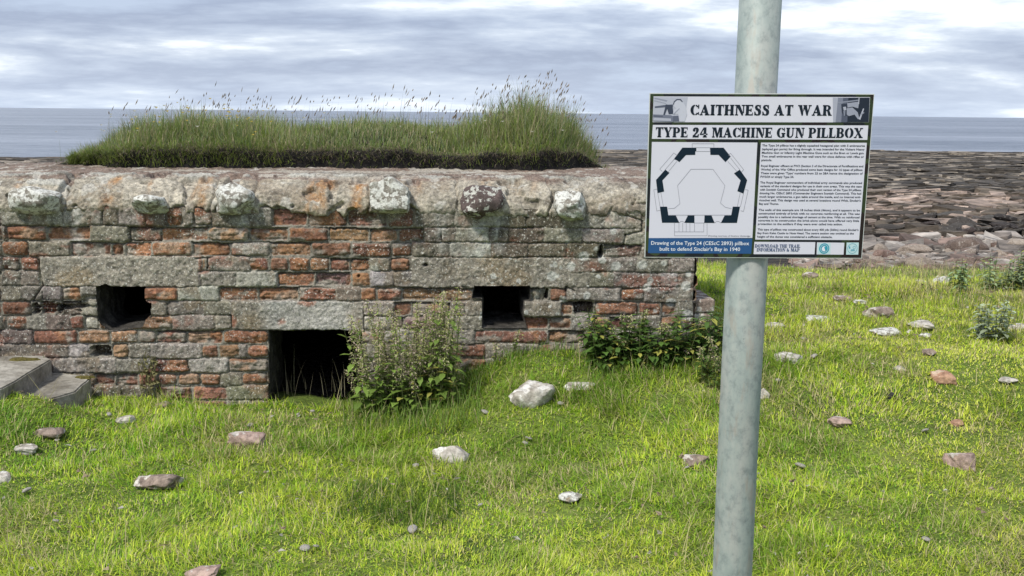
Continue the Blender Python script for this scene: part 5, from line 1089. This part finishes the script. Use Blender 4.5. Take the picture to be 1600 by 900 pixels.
    pic([(0.82, [(67, 69), (232, 69), (214, 188), (64, 188)]), (0.55, [(72, 72), (134, 84), (130, 92), (70, 78)]), (0.62, [(70, 84), (128, 98), (126, 102), (70, 90)]), (0.22, [(72, 114), (126, 106), (160, 104), (160, 116), (128, 118), (72, 122)]), (0.12, [(126, 104), (158, 108), (162, 150), (140, 152), (132, 126), (120, 158), (112, 158)]),
         (0.35, [(64, 152), (150, 156), (166, 164), (164, 188), (64, 186)]), (0.78, [(66, 168), (150, 172), (150, 184), (66, 182)]), (0.15, [(66, 158), (112, 160), (112, 163), (66, 162)]), (0.95, [(168, 90), (184, 80), (202, 84), (210, 96), (222, 116), (228, 150), (216, 186), (190, 186), (186, 150), (160, 150), (162, 132), (176, 124), (164, 112)]),
         (0.15, [(160, 104), (164, 90), (178, 78), (198, 78), (208, 92), (204, 94), (194, 84), (180, 84), (168, 94), (164, 106)]), (0.25, [(160, 160), (186, 158), (190, 186), (160, 186)]), (0.6, [(160, 150), (190, 122), (192, 126), (164, 154)])])
    pic([(0.72, [(934, 69), (960, 69), (960, 188), (936, 188)]), (0.42, [(960, 69), (985, 69), (985, 188), (948, 188)]), (0.20, [(985, 69), (1010, 69), (1010, 188), (975, 188)]), (0.04, [(1010, 69), (1114, 68), (1109, 187), (1005, 187)]), (0.5, [(960, 90), (1060, 78), (1060, 84), (960, 97)]), (0.62, [(985, 98), (1062, 88), (1058, 120), (1030, 112), (1000, 118)]), (0.08, [(975, 100), (1004, 96), (1010, 150), (992, 160), (978, 140)]),
         (0.75, [(984, 114), (998, 112), (1000, 128), (988, 132)]), (0.45, [(985, 134), (996, 132), (994, 158), (988, 156)]), (0.6, [(1002, 120), (1030, 116), (1056, 140), (1064, 172), (1056, 172), (1040, 150), (1012, 158), (1002, 150)]), (0.8, [(1060, 172), (1082, 120), (1087, 122), (1068, 176)]), (0.55, [(1066, 150), (1086, 138), (1088, 142), (1068, 156)]), (0.85, [(1060, 69), (1064, 69), (1062, 100), (1058, 100)])])
    # two bolts through the board and the band behind it
    p_ = MB()
    for y_ in (14, 283):
        c = (244, y_)
    bk = MB()
    for y_ in (60, 235):
        for a in range(24):
            a0 = math.pi * 2 * a / 24; a1 = math.pi * 2 * (a + 1) / 24; z_ = 1.639 - y_ * .00105; r_ = PR + .002
            bk.prism([(PX + .004 + r_ * math.cos(a0), PY + r_ * math.sin(a0), z_ - .012), (PX + .004 + r_ * math.cos(a1), PY + r_ * math.sin(a1), z_ - .012), (PX + .004 + (r_ - .0015) * math.cos(a1), PY + (r_ - .0015) * math.sin(a1), z_ - .012)], [(PX + .004 + r_ * math.cos(a0), PY + r_ * math.sin(a0), z_ + .012), (PX + .004 + r_ * math.cos(a1), PY + r_ * math.sin(a1), z_ + .012), (PX + .004 + (r_ - .0015) * math.cos(a1), PY + (r_ - .0015) * math.sin(a1), z_ + .012)])
    o = bk.build('clamp_band', m_plain('band steel', (.4, .42, .42), .4), root); o.matrix_parent_inverse = inv
build_sign()
